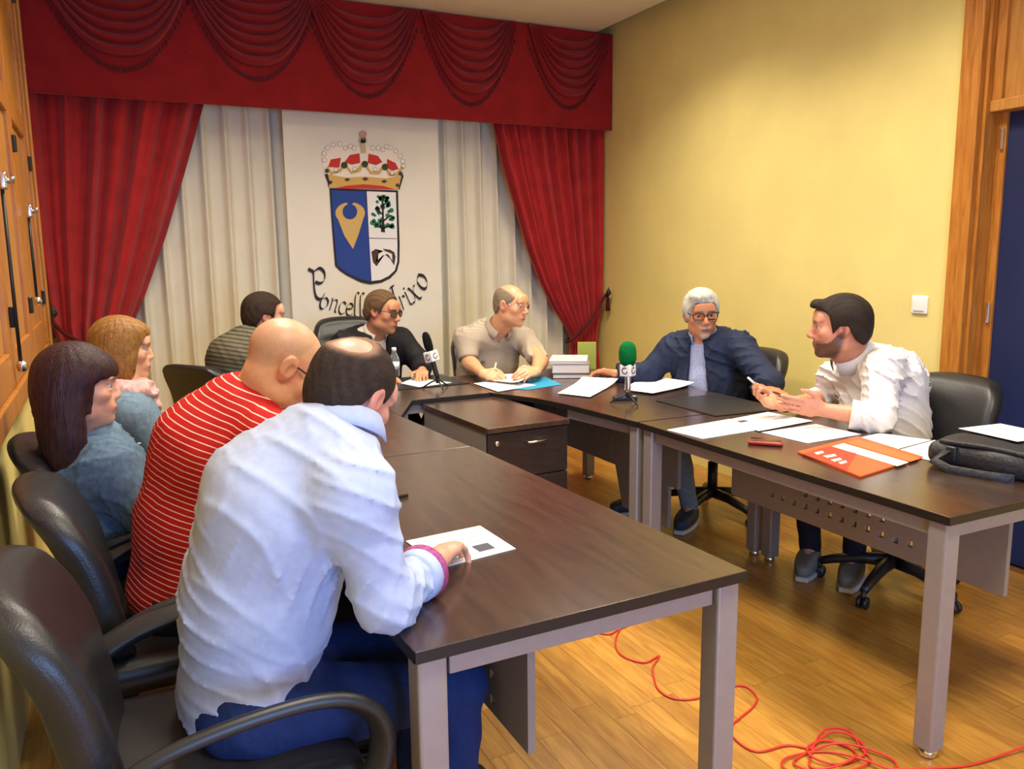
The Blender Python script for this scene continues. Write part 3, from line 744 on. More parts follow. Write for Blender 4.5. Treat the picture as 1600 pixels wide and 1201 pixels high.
sheet('paper_sheet', Zp([(1042, 672), (1140, 655), (1198, 670), (1098, 686)]), 'blank white sheet at the far left of the papers on the right desk', 'paper', group='papers on the right desk')
sheet('paper_sheet', Zp([(1128, 659), (1200, 645), (1270, 659), (1186, 675)]), 'white sheet with a small green stamp near the hands of the bearded man', 'paper', lines=5, lift=.004, picture=(.14, .3, .2, .34), group='papers on the right desk')
sheet('paper_sheet', Zp([(1190, 676), (1275, 663), (1345, 679), (1262, 693)]), 'white printed sheet just behind the red phone', 'paper', lines=7, group='papers on the right desk')
sheet('paper_sheet', Zp([(1300, 694), (1375, 677), (1455, 688), (1395, 704)]), 'white printed sheet partly covered by the orange folder', 'paper', lines=6, group='papers on the right desk')
sheet('paper_sheet', Zp([(1395, 706), (1460, 688), (1510, 700), (1478, 726)]), 'white printed sheet between the orange folder and the black bag', 'paper', lines=6, group='papers on the right desk')
sheet('paper_sheet', Zp([(740, 600), (790, 594), (838, 603), (778, 613)]), 'white sheet lying in front of the man in the beige polo', 'paper', lift=.004)
sheet('folder', Zp([(800, 602), (850, 590), (880, 600), (835, 608)]), 'turquoise card folder under the papers of the man in the beige polo', 'folder', 'turq') if False else None
M['turq'] = mat('turquoise_card', srgb(36, 140, 178), .6)
sheet('card_folder', Zp([(770, 606), (850, 588), (878, 601), (826, 609)]), 'turquoise card folder under the papers of the man in the beige polo', 'folder', 'turq', lift=.001)
pt = sheet('paper_sheet', [onz(764, 584, .765)[:2], onz(836, 580, .765)[:2], onz(816, 598, .765)[:2], onz(768, 592, .765)[:2]], 'white sheet held in both hands by the man in the beige polo', 'paper', z=.757, curl=.02, lines=6)
sheet('paper_sheet', Zp([(871, 616), (910, 595), (966, 598), (922, 622)]), 'curled white sheet beside the green microphone', 'paper', curl=.018, lift=.006)
sheet('paper_sheet', Zp([(975, 612), (1040, 597), (1085, 604), (1020, 618)]), 'open white booklet in front of the man in the navy jacket', 'paper', curl=.012, lines=6, lift=.012)
sheet('paper_sheet', Zp([(978, 606), (1000, 593), (1050, 596), (1020, 606)]), 'loose white sheet tucked behind the open booklet', 'paper', lift=.004)
sheet('paper_sheet', Zp([(626, 599), (648, 590), (706, 598), (655, 605)], TZ+.006), 'white sheet on the desk pad beside the black microphone', 'paper', z=TZ+.006, lines=3)
M['stamp'] = mat('green_stamp', srgb(70, 120, 100), .8)
# desk pads
def pad(c, label):
    P_ = [np.array(p) for p in c]; m_ = sum(P_)/4
    o = MB().prism([tuple(p-m_) for p in P_], 0, .006).build('desk_pad', M['darkpad'], None, bevel=.002, loc=(m_[0], m_[1], TZ+.0002)); tag(o, label, 'desk pad', 'dark leather desk pads')
    in_ = MB().prism([tuple((p-m_)*.93) for p in P_], .006, .0066).build('inlay', M['plastic'], o)
    return o
pad([(1.20, 4.17), (1.79, 4.195), (1.77, 4.58), (1.20, 4.56)], 'dark leather desk pad at the head of the table')
pad(Zp([(1025, 627), (1118, 651), (1226, 640), (1122, 616)]), 'dark leather desk pad between the two men on the right')
# orange folder
M['orange'] = mat('orange_card', srgb(222, 88, 38), .5, noise=.08, nscale=8); M['orange_red'] = mat('red_orange_card', srgb(206, 58, 34), .5, noise=.2, nscale=14); M['cream'] = mat('cream_stripe', srgb(242, 226, 200), .6); M['rust'] = mat('rust_stripe', srgb(206, 104, 50), .6)
fo = sheet('card_folder', Zp([(1246, 708), (1340, 684), (1442, 716), (1344, 747)]), 'orange and cream printed card folder on the right desk', 'folder', 'orange', th=.006)
def on_folder(nm, poly, m, dz):
    b = MB(); o_ = fo.location
    b.add([(*(onz(x, y, TZ+.008)[:2]-np.array(o_[:2])), .0075+dz) for x, y in poly], [tuple(range(len(poly)))[::-1]]); b.build(nm, M[m], fo)
on_folder('stripe', [(1300, 697), (1318, 692), (1420, 722), (1402, 728)], 'cream', .0004)
on_folder('stripe', [(1322, 691), (1340, 686), (1438, 716), (1422, 721)], 'rust', .0004)
on_folder('print_patch', [(1252, 708), (1296, 697), (1338, 708), (1322, 734)], 'orange_red', .0004)
for (x, y, w_) in ((1272, 707, 16), (1286, 712, 22), (1298, 718, 18), (1310, 722, 14)):
    on_folder('print_mark', [(x, y), (x+w_*.8, y-3), (x+w_, y), (x+w_*.3, y+3)], 'cream', .0008)
# red phone in a case
p0 = onz(1196, 694, TZ)
ph_ = empty('mobile_phone', (p0[0], p0[1], TZ+.0008), R(-48)); tag(ph_, 'mobile phone in a red case on the right desk', 'phone')
M['redcase'] = mat('red_phone_case', srgb(150, 34, 24), .35)
MB().rbox((0, 0, .008), (.125, .066, .015), .007, 3).build('case', M['redcase'], ph_, True)
MB().rbox((0, 0, .0155), (.112, .056, .003), .001, 2).build('screen', mat('phone_screen', srgb(60, 18, 16), .1), ph_, True)
# stack of thick books
bc = np.array([2.455, 4.20])
M['pages'] = mat('book_pages', srgb(214, 208, 206), .8, noise=.08, nscale=60, stretch=(1, 1, 12)); M['cover_grey'] = mat('grey_cover', srgb(128, 122, 126), .6); M['cover_pink'] = mat('pink_cover', srgb(214, 186, 190), .6); M['cover_dark'] = mat('dark_cover', srgb(58, 52, 54), .5)
def book(c, w, d, h, z, rz, cover, label):
    t = empty('book', (c[0], c[1], z), R(rz)); tag(t, label, 'book', 'books stacked by the red drape')
    MB().box((-w/2+.004, -d/2+.004, .003), (w/2-.004, d/2-.002, h-.003)).build('pages', M['pages'], t)
    for z0 in (0, h-.003): MB().box((-w/2, -d/2, z0), (w/2, d/2, z0+.003)).build('cover', M[cover], t)
    MB().box((-w/2, d/2-.003, .0), (w/2, d/2, h)).build('spine', M[cover], t)
    return t
book(bc, .23, .31, .028, TZ+.0005, -28, 'cover_dark', 'thin dark folder at the bottom of the book stack')
book(bc+[.0, .01], .22, .30, .055, TZ+.029, -30, 'cover_grey', 'thick grey volume in the middle of the book stack')
book(bc+[-.005, .02], .22, .30, .016, TZ+.0845, -33, 'cover_pink', 'thin pink covered volume on top of the book stack')
M['greenbook'] = mat('lime_cover', srgb(150, 160, 62), .55)
gb_ = empty('notebook', (2.66, 4.36, TZ+.001), R(-30)); tag(gb_, 'lime green notebook standing behind the book stack', 'notebook')
MB().box((-.055, -.012, 0), (.055, .012, .165)).build('pages', M['pages'], gb_, bevel=.001)
MB().box((-.058, -.016, 0), (.058, -.012, .168)).build('cover', M['greenbook'], gb_, bevel=.001)
MB().box((-.058, .012, 0), (.058, .016, .168)).build('cover', M['greenbook'], gb_, bevel=.001)
MB().box((-.05, -.0185, .10), (.05, -.0165, .135)).build('cover_band', M['cover_pink'], gb_) if False else None
# microphones with flag cubes
M['foam_green'] = mat('green_foam', srgb(10, 104, 50), .95, noise=.25, nscale=90, bump=.6, bscale=260, spec=.1); M['foam_black'] = mat('black_foam', srgb(22, 22, 24), .9, noise=.2, nscale=80, bump=.5, bscale=240, spec=.1)
M['tripod'] = mat('tripod_metal', srgb(60, 58, 58), .35, .6)
def microphone(base, tilt, az, head, foam, label, hc, hr, hl_, cz, silver):
    t = empty('microphone', base); tag(t, label, 'microphone', 'desk microphones with broadcaster cubes')
    ax = np.array([sin(tilt)*cos(az), sin(tilt)*sin(az), cos(tilt)]); e1 = np.cross(ax, (0, 1, 0)); e1 /= np.linalg.norm(e1); e2 = np.cross(ax, e1)
    M3 = np.array([e1, e2, ax]).T; o = np.array([0, 0, .055])
    MB().lathe([(.0, hc-hl_), (hr*.7, hc-hl_+.006), (hr, hc-hl_*.4), (hr, hc+hl_*.2), (hr*.86, hc+hl_*.65), (hr*.5, hc+hl_*.93), (0, hc+hl_)], o, 22, M3).build('foam_windscreen', foam, t, True)
    b = MB().lathe([(.012, 0), (.014, .02), (.014, cz-.03), (.012, cz)], o, 14, M3); b.build('body', silver, t, True)
    # cube with round mark, turned so one face looks at the camera side
    ang = R(-64); f1 = np.array([cos(ang), sin(ang), 0]); f1 -= ax*np.dot(f1, ax); f1 /= np.linalg.norm(f1); f2 = np.cross(ax, f1)
    s = .029
    cbx = MB().rbox((0, 0, 0), (2*s, 2*s, 2*s), .005, 2); cbx.xf(lambda x, y, z: o+ax*(cz+z)+f1*x+f2*y)
    cu = cbx.build('flag_cube', M['white'], t, True)
    for (fa, fb) in ((f1, f2), (-f1, -f2), (f2, -f1), (-f2, f1)):
        pts = [o+ax*cz+fa*(s+.0012)+fb*(.014*cos(R(a)))+ax*(.014*sin(R(a))) for a in range(50, 360, 15)]
        MB().tube(pts, .0022, 6).build('round_mark', M['tripod'], cu, True)
    tb = MB()
    tb.lathe([(.009, 0), (.011, .01), (.011, .045), (.006, .06)], (0, 0, .03), 10)
    tb.build('tripod_head', M['plastic'], t, True)
    for k in range(3):
        a = 2*pi*k/3+.5
        MB().tube([(0, 0, .05), (.035*cos(a), .035*sin(a), .035), (.085*cos(a), .085*sin(a), .004)], [.006, .0045, .004], 7).build('tripod_leg', M['tripod'], t, True)
    return t
b1 = onz(684, 607, TZ); microphone((b1[0], b1[1], TZ+.001), R(14), R(150), 0, M['foam_black'], 'black foam microphone with a white cube on the head desk', .20, .024, .062, .125, M['plastic'])
b2 = onz(981, 631, TZ); microphone((b2[0], b2[1], TZ+.001), R(2), R(90), 0, M['foam_green'], 'green foam microphone with a white cube on the corner desk', .185, .042, .062, .108, M['chrome'])
# small recorder lying at the green microphone's foot
rc = empty('voice_recorder', (b2[0]+.05, b2[1]+.10, TZ+.001), R(-20)); tag(rc, 'small dark voice recorder behind the green microphone', 'recorder')
MB().rbox((0, 0, .009), (.12, .035, .018), .005, 2).build('body', M['plastic'], rc, True)
MB().rbox((.045, 0, .0185), (.02, .025, .003), .001, 1).build('button_pad', M['chrome'], rc, True)
# cup / water bottle by the man in the dark jacket
bw = onz(617, 590, TZ)[:2]
wb_ = empty('water_bottle', (bw[0], bw[1], TZ+.007)); tag(wb_, 'small clear water bottle with a white cap on the head desk', 'bottle')
pm, pnt, pb = new_mat('clear_plastic'); pb.inputs['Transmission Weight'].default_value = .9; pb.inputs['Roughness'].default_value = .08; pb.inputs['IOR'].default_value = 1.33; pb.inputs['Base Color'].default_value = (.85, .9, .95, 1)
MB().lathe([(.026, 0), (.03, .006), (.03, .10), (.028, .115), (.013, .145), (.012, .155)], n=18).build('body', pm, wb_, True)
MB().lathe([(.014, .152), (.014, .172), (.011, .174)], n=14).build('cap', M['white'], wb_, True)
MB().lathe([(.0306, .045), (.0306, .09)], n=18).build('label_band', M['white'], wb_, True)
# pens, phone, glasses case on the left desk
pn = onz(632, 777, TZ); po = MB().tube([(0, 0, 0), (.13, .02, 0)], .0055, 8).build('pen', M['plastic'], None, True, loc=(pn[0]-.12, pn[1]-.02, TZ+.0062)); tag(po, 'black pen on the near left desk beside the pale blue shirt', 'pen')
g0 = onz(464, 622, TZ)
dp = empty('mobile_phone', (g0[0]+.05, g0[1]-.02, TZ+.001), R(10)); tag(dp, 'black phone lying at the far left corner of the head desk', 'phone')
MB().rbox((0, 0, .005), (.075, .15, .01), .004, 2).build('case', M['plastic'], dp, True)
MB().box((-.033, -.068, .0098), (.033, .068, .0106)).build('screen', mat('bright_screen', srgb(150, 150, 158), .15), dp)
# black bag with a sheet on it
bgp = np.array([2.62, 1.66])
bg = empty('shoulder_bag', (bgp[0], bgp[1], TZ+.001), R(8)); tag(bg, 'black nylon bag lying on the near end of the right desk', 'bag')
M['nylon'] = mat('black_nylon', srgb(34, 34, 38), .55, noise=.2, nscale=30, bump=.4, bscale=70)
MB().rbox((0, 0, .042), (.30, .34, .084), .035, 6, lambda x, y, z: (x+.008*sin(y*30), y+.006*sin(x*35), z*(1+.06*sin(x*22+y*17)))).build('body', M['nylon'], bg, True)
MB().rbox((-.03, 0, .086), (.22, .28, .016), .007, 4, lambda x, y, z: (x, y, z+.003*sin(x*40+y*20))).build('flap', M['nylon'], bg, True)
MB().rbox((-.145, .09, .05), (.02, .035, .05), .006, 2).build('buckle', M['plastic'], bg, True)
MB().tube([(-.15, .1, .06), (-.20, .12, .03), (-.21, .06, .012), (-.19, -.05, .010), (-.17, -.12, .012)], .01, 8, flat=(.016, .003)).build('strap', M['nylon'], bg, True)
sheet('paper_sheet', [(2.60, 1.60), (2.80, 1.58), (2.82, 1.80), (2.62, 1.82)], 'white sheet lying on the black bag', 'paper', z=TZ+.101)
# red cable on the floor
def cable(name, pts, label, r=.0035):
    P_ = [np.array(p, float) for p in pts]; out = []
    for i in range(len(P_)-1):
        a, b, c, d = P_[max(i-1, 0)], P_[i], P_[i+1], P_[min(i+2, len(P_)-1)]
        for t in np.linspace(0, 1, 9)[:-1]: out.append(.5*(2*b+(c-a)*t+(2*a-5*b+4*c-d)*t*t+(3*b-a-3*c+d)*t**3))
    out.append(P_[-1])
    o = MB().tube(out, r, 6).build(name, M['cable'], None, True); tag(o, label, 'cable'); return o
fz = lambda L: [(*onz(x, y, 0)[:2], .0042) for x, y in L]
cable('network_cable', fz([(900, 976), (930, 988), (952, 992), (968, 984), (1006, 968), (975, 978), (962, 1000), (966, 1020), (985, 1032), (1010, 1036), (1030, 1026), (1020, 1044), (1022, 1062), (1030, 1080), (1050, 1092), (1080, 1094), (1110, 1086), (1140, 1074), (1165, 1074), (1182, 1090), (1176, 1106), (1155, 1124), (1140, 1140), (1155, 1162), (1185, 1176), (1230, 1166), (1265, 1172)]), 'thin red cable winding over the oak floor under the near desk')
tg = fz([(1265, 1172), (1300, 1150), (1340, 1160), (1350, 1182), (1310, 1196), (1270, 1190), (1262, 1172), (1290, 1160), (1330, 1172), (1335, 1190), (1300, 1204), (1265, 1200), (1275, 1160), (1290, 1146), (1325, 1146), (1345, 1172), (1360, 1190), (1330, 1210), (1280, 1212), (1240, 1196), (1262, 1178), (1310, 1168), (1370, 1180), (1400, 1200), (1350, 1224), (1280, 1224), (1225, 1205), (1232, 1186), (1290, 1176), (1350, 1194), (1390, 1206), (1450, 1204), (1520, 1196), (1600, 1174), (1680, 1150)])
tg = [(x, y, .0042+.0035*((k*7) % 4)) for k, (x, y, z) in enumerate(tg)]
cable('network_cable', tg, 'red cable lying in a tangled coil by the right desk leg')
# ================================================================ PEOPLE: implicit-surface modelling helpers
f32 = np.float32
def V(*a): return np.array(a, float)
def nrm(v): v = np.array(v, float); return v/np.linalg.norm(v)
class Cone:      # tapered limb
    def __init__(s, a, b, ra, rb, k=.02, tagn=0, sub=False): s.a, s.b, s.ra, s.rb, s.k, s.tag, s.sub = np.array(a, float), np.array(b, float), ra, rb, k, tagn, sub
    def d(s, p, inf=0.0):
        ba = (s.b-s.a); L2 = max(ba@ba, 1e-9); pa = p-s.a.astype(f32)
        t = np.clip(pa@ba.astype(f32)/L2, 0, 1)
        q = pa-t[..., None]*ba.astype(f32)
        return np.sqrt((q*q).sum(-1))-(s.ra+(s.rb-s.ra)*t+inf)
class ECone:     # limb with an elliptical section
    def __init__(s, a, b, lat, A, B, k=.02, tagn=0, sub=False):
        s.a, s.b, s.A, s.B, s.k, s.tag, s.sub = np.array(a, float), np.array(b, float), A, B, k, tagn, sub
        u = nrm(s.b-s.a); l = np.array(lat, float); l = nrm(l-u*(l@u)); s.u, s.l, s.w = u, l, np.cross(u, l)
    def d(s, p, inf=0.0):
        ba = (s.b-s.a); L2 = max(ba@ba, 1e-9); pa = p-s.a.astype(f32)
        t = np.clip(pa@ba.astype(f32)/L2, 0, 1); q = pa-t[..., None]*ba.astype(f32)
        rl = s.A[0]+(s.B[0]-s.A[0])*t+inf; rd = s.A[1]+(s.B[1]-s.A[1])*t+inf; ra = np.minimum(rl, rd)
        x = q@s.l.astype(f32); y = q@s.w.astype(f32); z = q@s.u.astype(f32)
        k0 = np.sqrt((x/rl)**2+(y/rd)**2+(z/ra)**2); k1 = np.sqrt((x/rl**2)**2+(y/rd**2)**2+(z/ra**2)**2)
        return k0*(k0-1)/np.maximum(k1, 1e-6)
class Ell:
    def __init__(s, c, r, axes=None, k=.02, tagn=0, sub=False): s.c, s.r, s.k, s.tag, s.sub = np.array(c, float), np.array(r, float), k, tagn, sub; s.ax = np.eye(3) if axes is None else np.array(axes, float)
    def d(s, p, inf=0.0):
        q = (p-s.c.astype(f32))@s.ax.T.astype(f32); r = (s.r+inf).astype(f32)
        k0 = np.sqrt(((q/r)**2).sum(-1)); k1 = np.sqrt(((q/r**2)**2).sum(-1))
        return k0*(k0-1)/np.maximum(k1, 1e-6)
def smin(a, b, k):
    h = np.clip(.5+.5*(b-a)/k, 0, 1); return b+(a-b)*h-k*h*(1-h)
def smax(a, b, k): return -smin(-a, -b, k)
def field(prims, P, inf=0.0, km=1.0):
    """P (nb, m, 3): smooth union / difference of the primitives, skipping blocks far from each primitive"""
    out = np.full(P.shape[:2], 9.0, f32)
    cen = P.mean(1); rad = float(np.linalg.norm(P[0, 0]-cen[0]))
    add = [q for q in prims if not q.sub]
    D = np.array([q.d(cen, inf) for q in add]); dm = D.min(0)
    for q, dq in zip(add, D):
        m = dq < dm+2*rad+q.k*km+.01
        if m.any():
            v = q.d(P[m], inf).astype(f32); o = out[m]
            out[m] = np.where(o > 8, v, smin(o, v, q.k*km))
    for q in prims:
        if q.sub:
            m = q.d(cen, 0) < rad+q.k+.01
            if m.any(): out[m] = smax(out[m], -q.d(P[m], 0).astype(f32), q.k)
    return out
def surf(fn, lo, hi, h, B=8):
    """sparse sampling of fn((nb,m,3)) in the box, then surface nets -> verts, quads"""
    lo = np.array(lo, float); n = [int(math.ceil((hi[i]-lo[i])/h/B))*B for i in range(3)]
    nb = [k//B for k in n]
    bi = np.stack(np.meshgrid(*[np.arange(k) for k in nb], indexing='ij'), -1).reshape(-1, 3)
    cen = (lo+(bi*B+B/2)*h).astype(f32)
    # coarse field on single-point blocks (chunks of 1 keep the culling honest)
    dc = fn(cen[:, None, :])[:, 0]
    act = np.abs(dc) < B*h*.9+.02
    D = np.repeat(np.repeat(np.repeat(np.where(dc > 0, 1, -1).astype(f32).reshape(nb), B, 0), B, 1), B, 2)
    ab = bi[act]
    off = np.stack(np.meshgrid(*[np.arange(B)]*3, indexing='ij'), -1).reshape(-1, 3)
    for s in range(0, len(ab), 400):
        c = ab[s:s+400]; idx = c[:, None, :]*B+off[None]
        P = (lo+idx*h).astype(f32)
        D[idx[..., 0], idx[..., 1], idx[..., 2]] = fn(P)
    D[0] = D[-1] = 1; D[:, 0] = D[:, -1] = 1; D[:, :, 0] = D[:, :, -1] = 1
    ins = D < 0
    c = [ins[i:n[0]-1+i, j:n[1]-1+j, k:n[2]-1+k] for i in (0, 1) for j in (0, 1) for k in (0, 1)]
    sm = sum(x.astype(np.int8) for x in c); cell = (sm > 0) & (sm < 8)
    ci = np.argwhere(cell); vid = -np.ones(cell.shape, np.int32); vid[cell] = np.arange(len(ci))
    pos = np.zeros((len(ci), 3)); w = np.zeros(len(ci))
    cor = [(i, j, k) for i in (0, 1) for j in (0, 1) for k in (0, 1)]
    dv = {q: D[ci[:, 0]+q[0], ci[:, 1]+q[1], ci[:, 2]+q[2]] for q in cor}
    for a in cor:
        for ax in range(3):
            if a[ax] == 0:
                b = list(a); b[ax] = 1; b = tuple(b)
                m = (dv[a] < 0) != (dv[b] < 0)
                t = np.where(m, dv[a]/np.where(m, dv[a]-dv[b], 1), 0)
                e = np.array(a, float)[None]+np.zeros((len(ci), 3)); e[:, ax] = t
                pos += e*m[:, None]; w += m
    verts = lo+(ci+pos/w[:, None])*h
    quads = []
    for ax in range(3):
        u, v = [(1, 2), (2, 0), (0, 1)][ax]
        sl = [slice(1, -1)]*3; sl[ax] = slice(0, n[ax]-1)
        sl2 = list(sl); sl2[ax] = slice(1, n[ax])
        A, Bq = ins[tuple(sl)], ins[tuple(sl2)]
        e = np.argwhere(A != Bq)
        if not len(e): continue
        base = e.copy(); 
        for q in range(3):
            if q != ax: base[:, q] += 1
        flip = A[e[:, 0], e[:, 1], e[:, 2]]
        def g(du, dv_):
            i = base.copy(); i[:, u] -= du; i[:, v] -= dv_
            ok = (i >= 0).all(1) & (i[:, 0] < vid.shape[0]) & (i[:, 1] < vid.shape[1]) & (i[:, 2] < vid.shape[2])
            r = -np.ones(len(i), np.int32); r[ok] = vid[i[ok, 0], i[ok, 1], i[ok, 2]]; return r
        q = np.stack([g(1, 1), g(0, 1), g(0, 0), g(1, 0)], 1)
        q[~flip] = q[~flip][:, ::-1]
        quads.append(q[(q >= 0).all(1)])
    return verts, np.concatenate(quads)
def relax(v, q, it=2, lam=.5):
    for _ in range(it):
        s = np.zeros_like(v); c = np.zeros(len(v))
        for a, b in ((0, 1), (1, 2), (2, 3), (3, 0)):
            np.add.at(s, q[:, a], v[q[:, b]]); np.add.at(c, q[:, a], 1); np.add.at(s, q[:, b], v[q[:, a]]); np.add.at(c, q[:, b], 1)
        v = v+lam*(s/np.maximum(c, 1)[:, None]-v)
    return v
def keep(v, q, fn):
    m = fn(v[q].mean(1)); q = q[m]; used = np.unique(q); mp = -np.ones(len(v), int); mp[used] = np.arange(len(used)); return v[used], mp[q]
def join(parts):
    vs, qs, n = [], [], 0
    for v, q in parts: vs.append(v); qs.append(q+n); n += len(v)
    return np.concatenate(vs), np.concatenate(qs)
def mesh_obj(name, v, q, m, parent=None, attrs=None, loc=None):
    me = bpy.data.meshes.new(name)
    v = np.asarray(v, float)-(np.zeros(3) if loc is None else np.array(loc))
    me.vertices.add(len(v)); me.vertices.foreach_set('co', v.astype(f32).ravel())
    me.loops.add(len(q)*4); me.loops.foreach_set('vertex_index', q.astype(np.int32).ravel())
    me.polygons.add(len(q)); me.polygons.foreach_set('loop_start', np.arange(0, len(q)*4, 4, dtype=np.int32))
    me.polygons.foreach_set('use_smooth', np.ones(len(q), bool))
    me.update(calc_edges=True); me.validate()
    for k, a in (attrs or {}).items():
        if a.ndim == 2:
            at = me.attributes.new(k, 'FLOAT_COLOR', 'POINT'); at.data.foreach_set('color', np.concatenate([a, np.ones((len(a), 1))], 1).astype(f32).ravel())
        else:
            at = me.attributes.new(k, 'FLOAT', 'POINT'); at.data.foreach_set('value', a.astype(f32))
    me.materials.append(m)
    o = bpy.data.objects.new(name, me); COL.objects.link(o)
    if parent is not None: o.parent = parent
    if loc is not None and parent is None: o.location = loc
    return o
def wob(p, seed, f=1.0, n=6):
    """cheap band-limited noise"""
    r = np.random.RandomState(seed); out = 0
    for i in range(n):
        k = r.normal(size=3); k = (k/np.linalg.norm(k)*f*(.7+.9*i/n)).astype(f32)
        out = out+np.sin(p@k+f32(r.rand()*6.28))
    return out/n
# ---------------------------------------------------------------- people materials
def attr_mat(name, rough=.5, sss=0.0, bump=.1, bscale=200, spec=.4):
    m, nt, b = new_mat(name); a = N(nt, 'ShaderNodeAttribute'); a.attribute_name = 'Col'
    nz = N(nt, 'ShaderNodeTexNoise'); nz.inputs['Scale'].default_value = 60; nz.inputs['Detail'].default_value = 4
    tc = N(nt, 'ShaderNodeTexCoord'); nt.links.new(tc.outputs['Object'], nz.inputs['Vector'])
    mr = N(nt, 'ShaderNodeMapRange'); mr.inputs['To Min'].default_value = .86; mr.inputs['To Max'].default_value = 1.14
    nt.links.new(nz.outputs[0], mr.inputs[0])
    sc = N(nt, 'ShaderNodeVectorMath', operation='SCALE'); nt.links.new(a.outputs['Color'], sc.inputs[0]); nt.links.new(mr.outputs[0], sc.inputs['Scale'])
    nt.links.new(sc.outputs[0], b.inputs['Base Color']); b.inputs['Roughness'].default_value = rough; b.inputs['Specular IOR Level'].default_value = spec
    if sss: b.inputs['Subsurface Weight'].default_value = sss; b.inputs['Subsurface Radius'].default_value = (.012, .005, .003); b.inputs['Subsurface Scale'].default_value = .6
    nb = N(nt, 'ShaderNodeTexNoise'); nb.inputs['Scale'].default_value = bscale; nt.links.new(tc.outputs['Object'], nb.inputs['Vector'])
    bp = N(nt, 'ShaderNodeBump'); bp.inputs['Strength'].default_value = bump; bp.inputs['Distance'].default_value = .003
    nt.links.new(nb.outputs[0], bp.inputs['Height']); nt.links.new(bp.outputs[0], b.inputs['Normal'])
    return m
M['skin'] = attr_mat('skin', .42, .12, .12)
M['hair'] = attr_mat('hair', .66, 0, .9, 420, .2)
M['hair_long'] = attr_mat('hair_long', .5, 0, .8, 1.0, .3)
_nt = M['hair_long'].node_tree
for _n in [n for n in _nt.nodes if n.type == 'TEX_NOISE']:
    _mp = N(_nt, 'ShaderNodeMapping'); _mp.inputs['Scale'].default_value = (260, 260, 16)
    _l = _n.inputs['Vector'].links[0].from_socket; _nt.links.new(_l, _mp.inputs[0]); _nt.links.new(_mp.outputs[0], _n.inputs['Vector']); _n.inputs['Scale'].default_value = 1.0
for _n in [n for n in _nt.nodes if n.type == 'MAP_RANGE']: _n.inputs['To Min'].default_value = .45; _n.inputs['To Max'].default_value = 1.6
def stripe_mat(name, base, line, period, width, rough=.8, edge=None):
    m, nt, b = new_mat(name); a = N(nt, 'ShaderNodeAttribute'); a.attribute_name = 'sv'
    mu = N(nt, 'ShaderNodeMath', operation='MULTIPLY'); mu.inputs[1].default_value = 1/period; nt.links.new(a.outputs['Fac'], mu.inputs[0])
    fr_ = N(nt, 'ShaderNodeMath', operation='FRACT'); nt.links.new(mu.outputs[0], fr_.inputs[0])
    lt = N(nt, 'ShaderNodeMath', operation='LESS_THAN'); lt.inputs[1].default_value = width; nt.links.new(fr_.outputs[0], lt.inputs[0])
    mx = N(nt, 'ShaderNodeMix', data_type='RGBA'); nt.links.new(lt.outputs[0], mx.inputs[0])
    mx.inputs[6].default_value = (*base, 1); mx.inputs[7].default_value = (*line, 1)
    nt.links.new(mx.outputs[2], b.inputs['Base Color']); b.inputs['Roughness'].default_value = rough; b.inputs['Specular IOR Level'].default_value = .2
    tc = N(nt, 'ShaderNodeTexCoord'); nb = N(nt, 'ShaderNodeTexNoise'); nb.inputs['Scale'].default_value = 350; nt.links.new(tc.outputs['Object'], nb.inputs['Vector'])
    bp = N(nt, 'ShaderNodeBump'); bp.inputs['Strength'].default_value = .15; bp.inputs['Distance'].default_value = .003
    nt.links.new(nb.outputs[0], bp.inputs['Height']); nt.links.new(bp.outputs[0], b.inputs['Normal'])
    return m
def cloth(name, col, noise=.06, nscale=40, bump=.18, bscale=26, rough=.85, spec=.2): return mat(name, col, rough, 0, noise, nscale, bump, bscale, spec)
M['eye_white'] = mat('eye_white', srgb(196, 188, 178), .3); M['iris'] = mat('iris', srgb(50, 34, 24), .2)
M['lens_frame'] = mat('spectacle_frame', srgb(30, 26, 26), .3)
lm, lnt, lb_ = new_mat('spectacle_lens'); lb_.inputs['Base Color'].default_value = (.9, .9, .9, 1); lb_.inputs['Transmission Weight'].default_value = 1; lb_.inputs['IOR'].default_value = 1.05; lb_.inputs['Roughness'].default_value = .02; M['lens'] = lm
lm2, lnt2, lb2 = new_mat('tinted_lens'); lb2.inputs['Base Color'].default_value = (.10, .06, .04, 1); lb2.inputs['Roughness'].default_value = .08; M['lens_dark'] = lm2

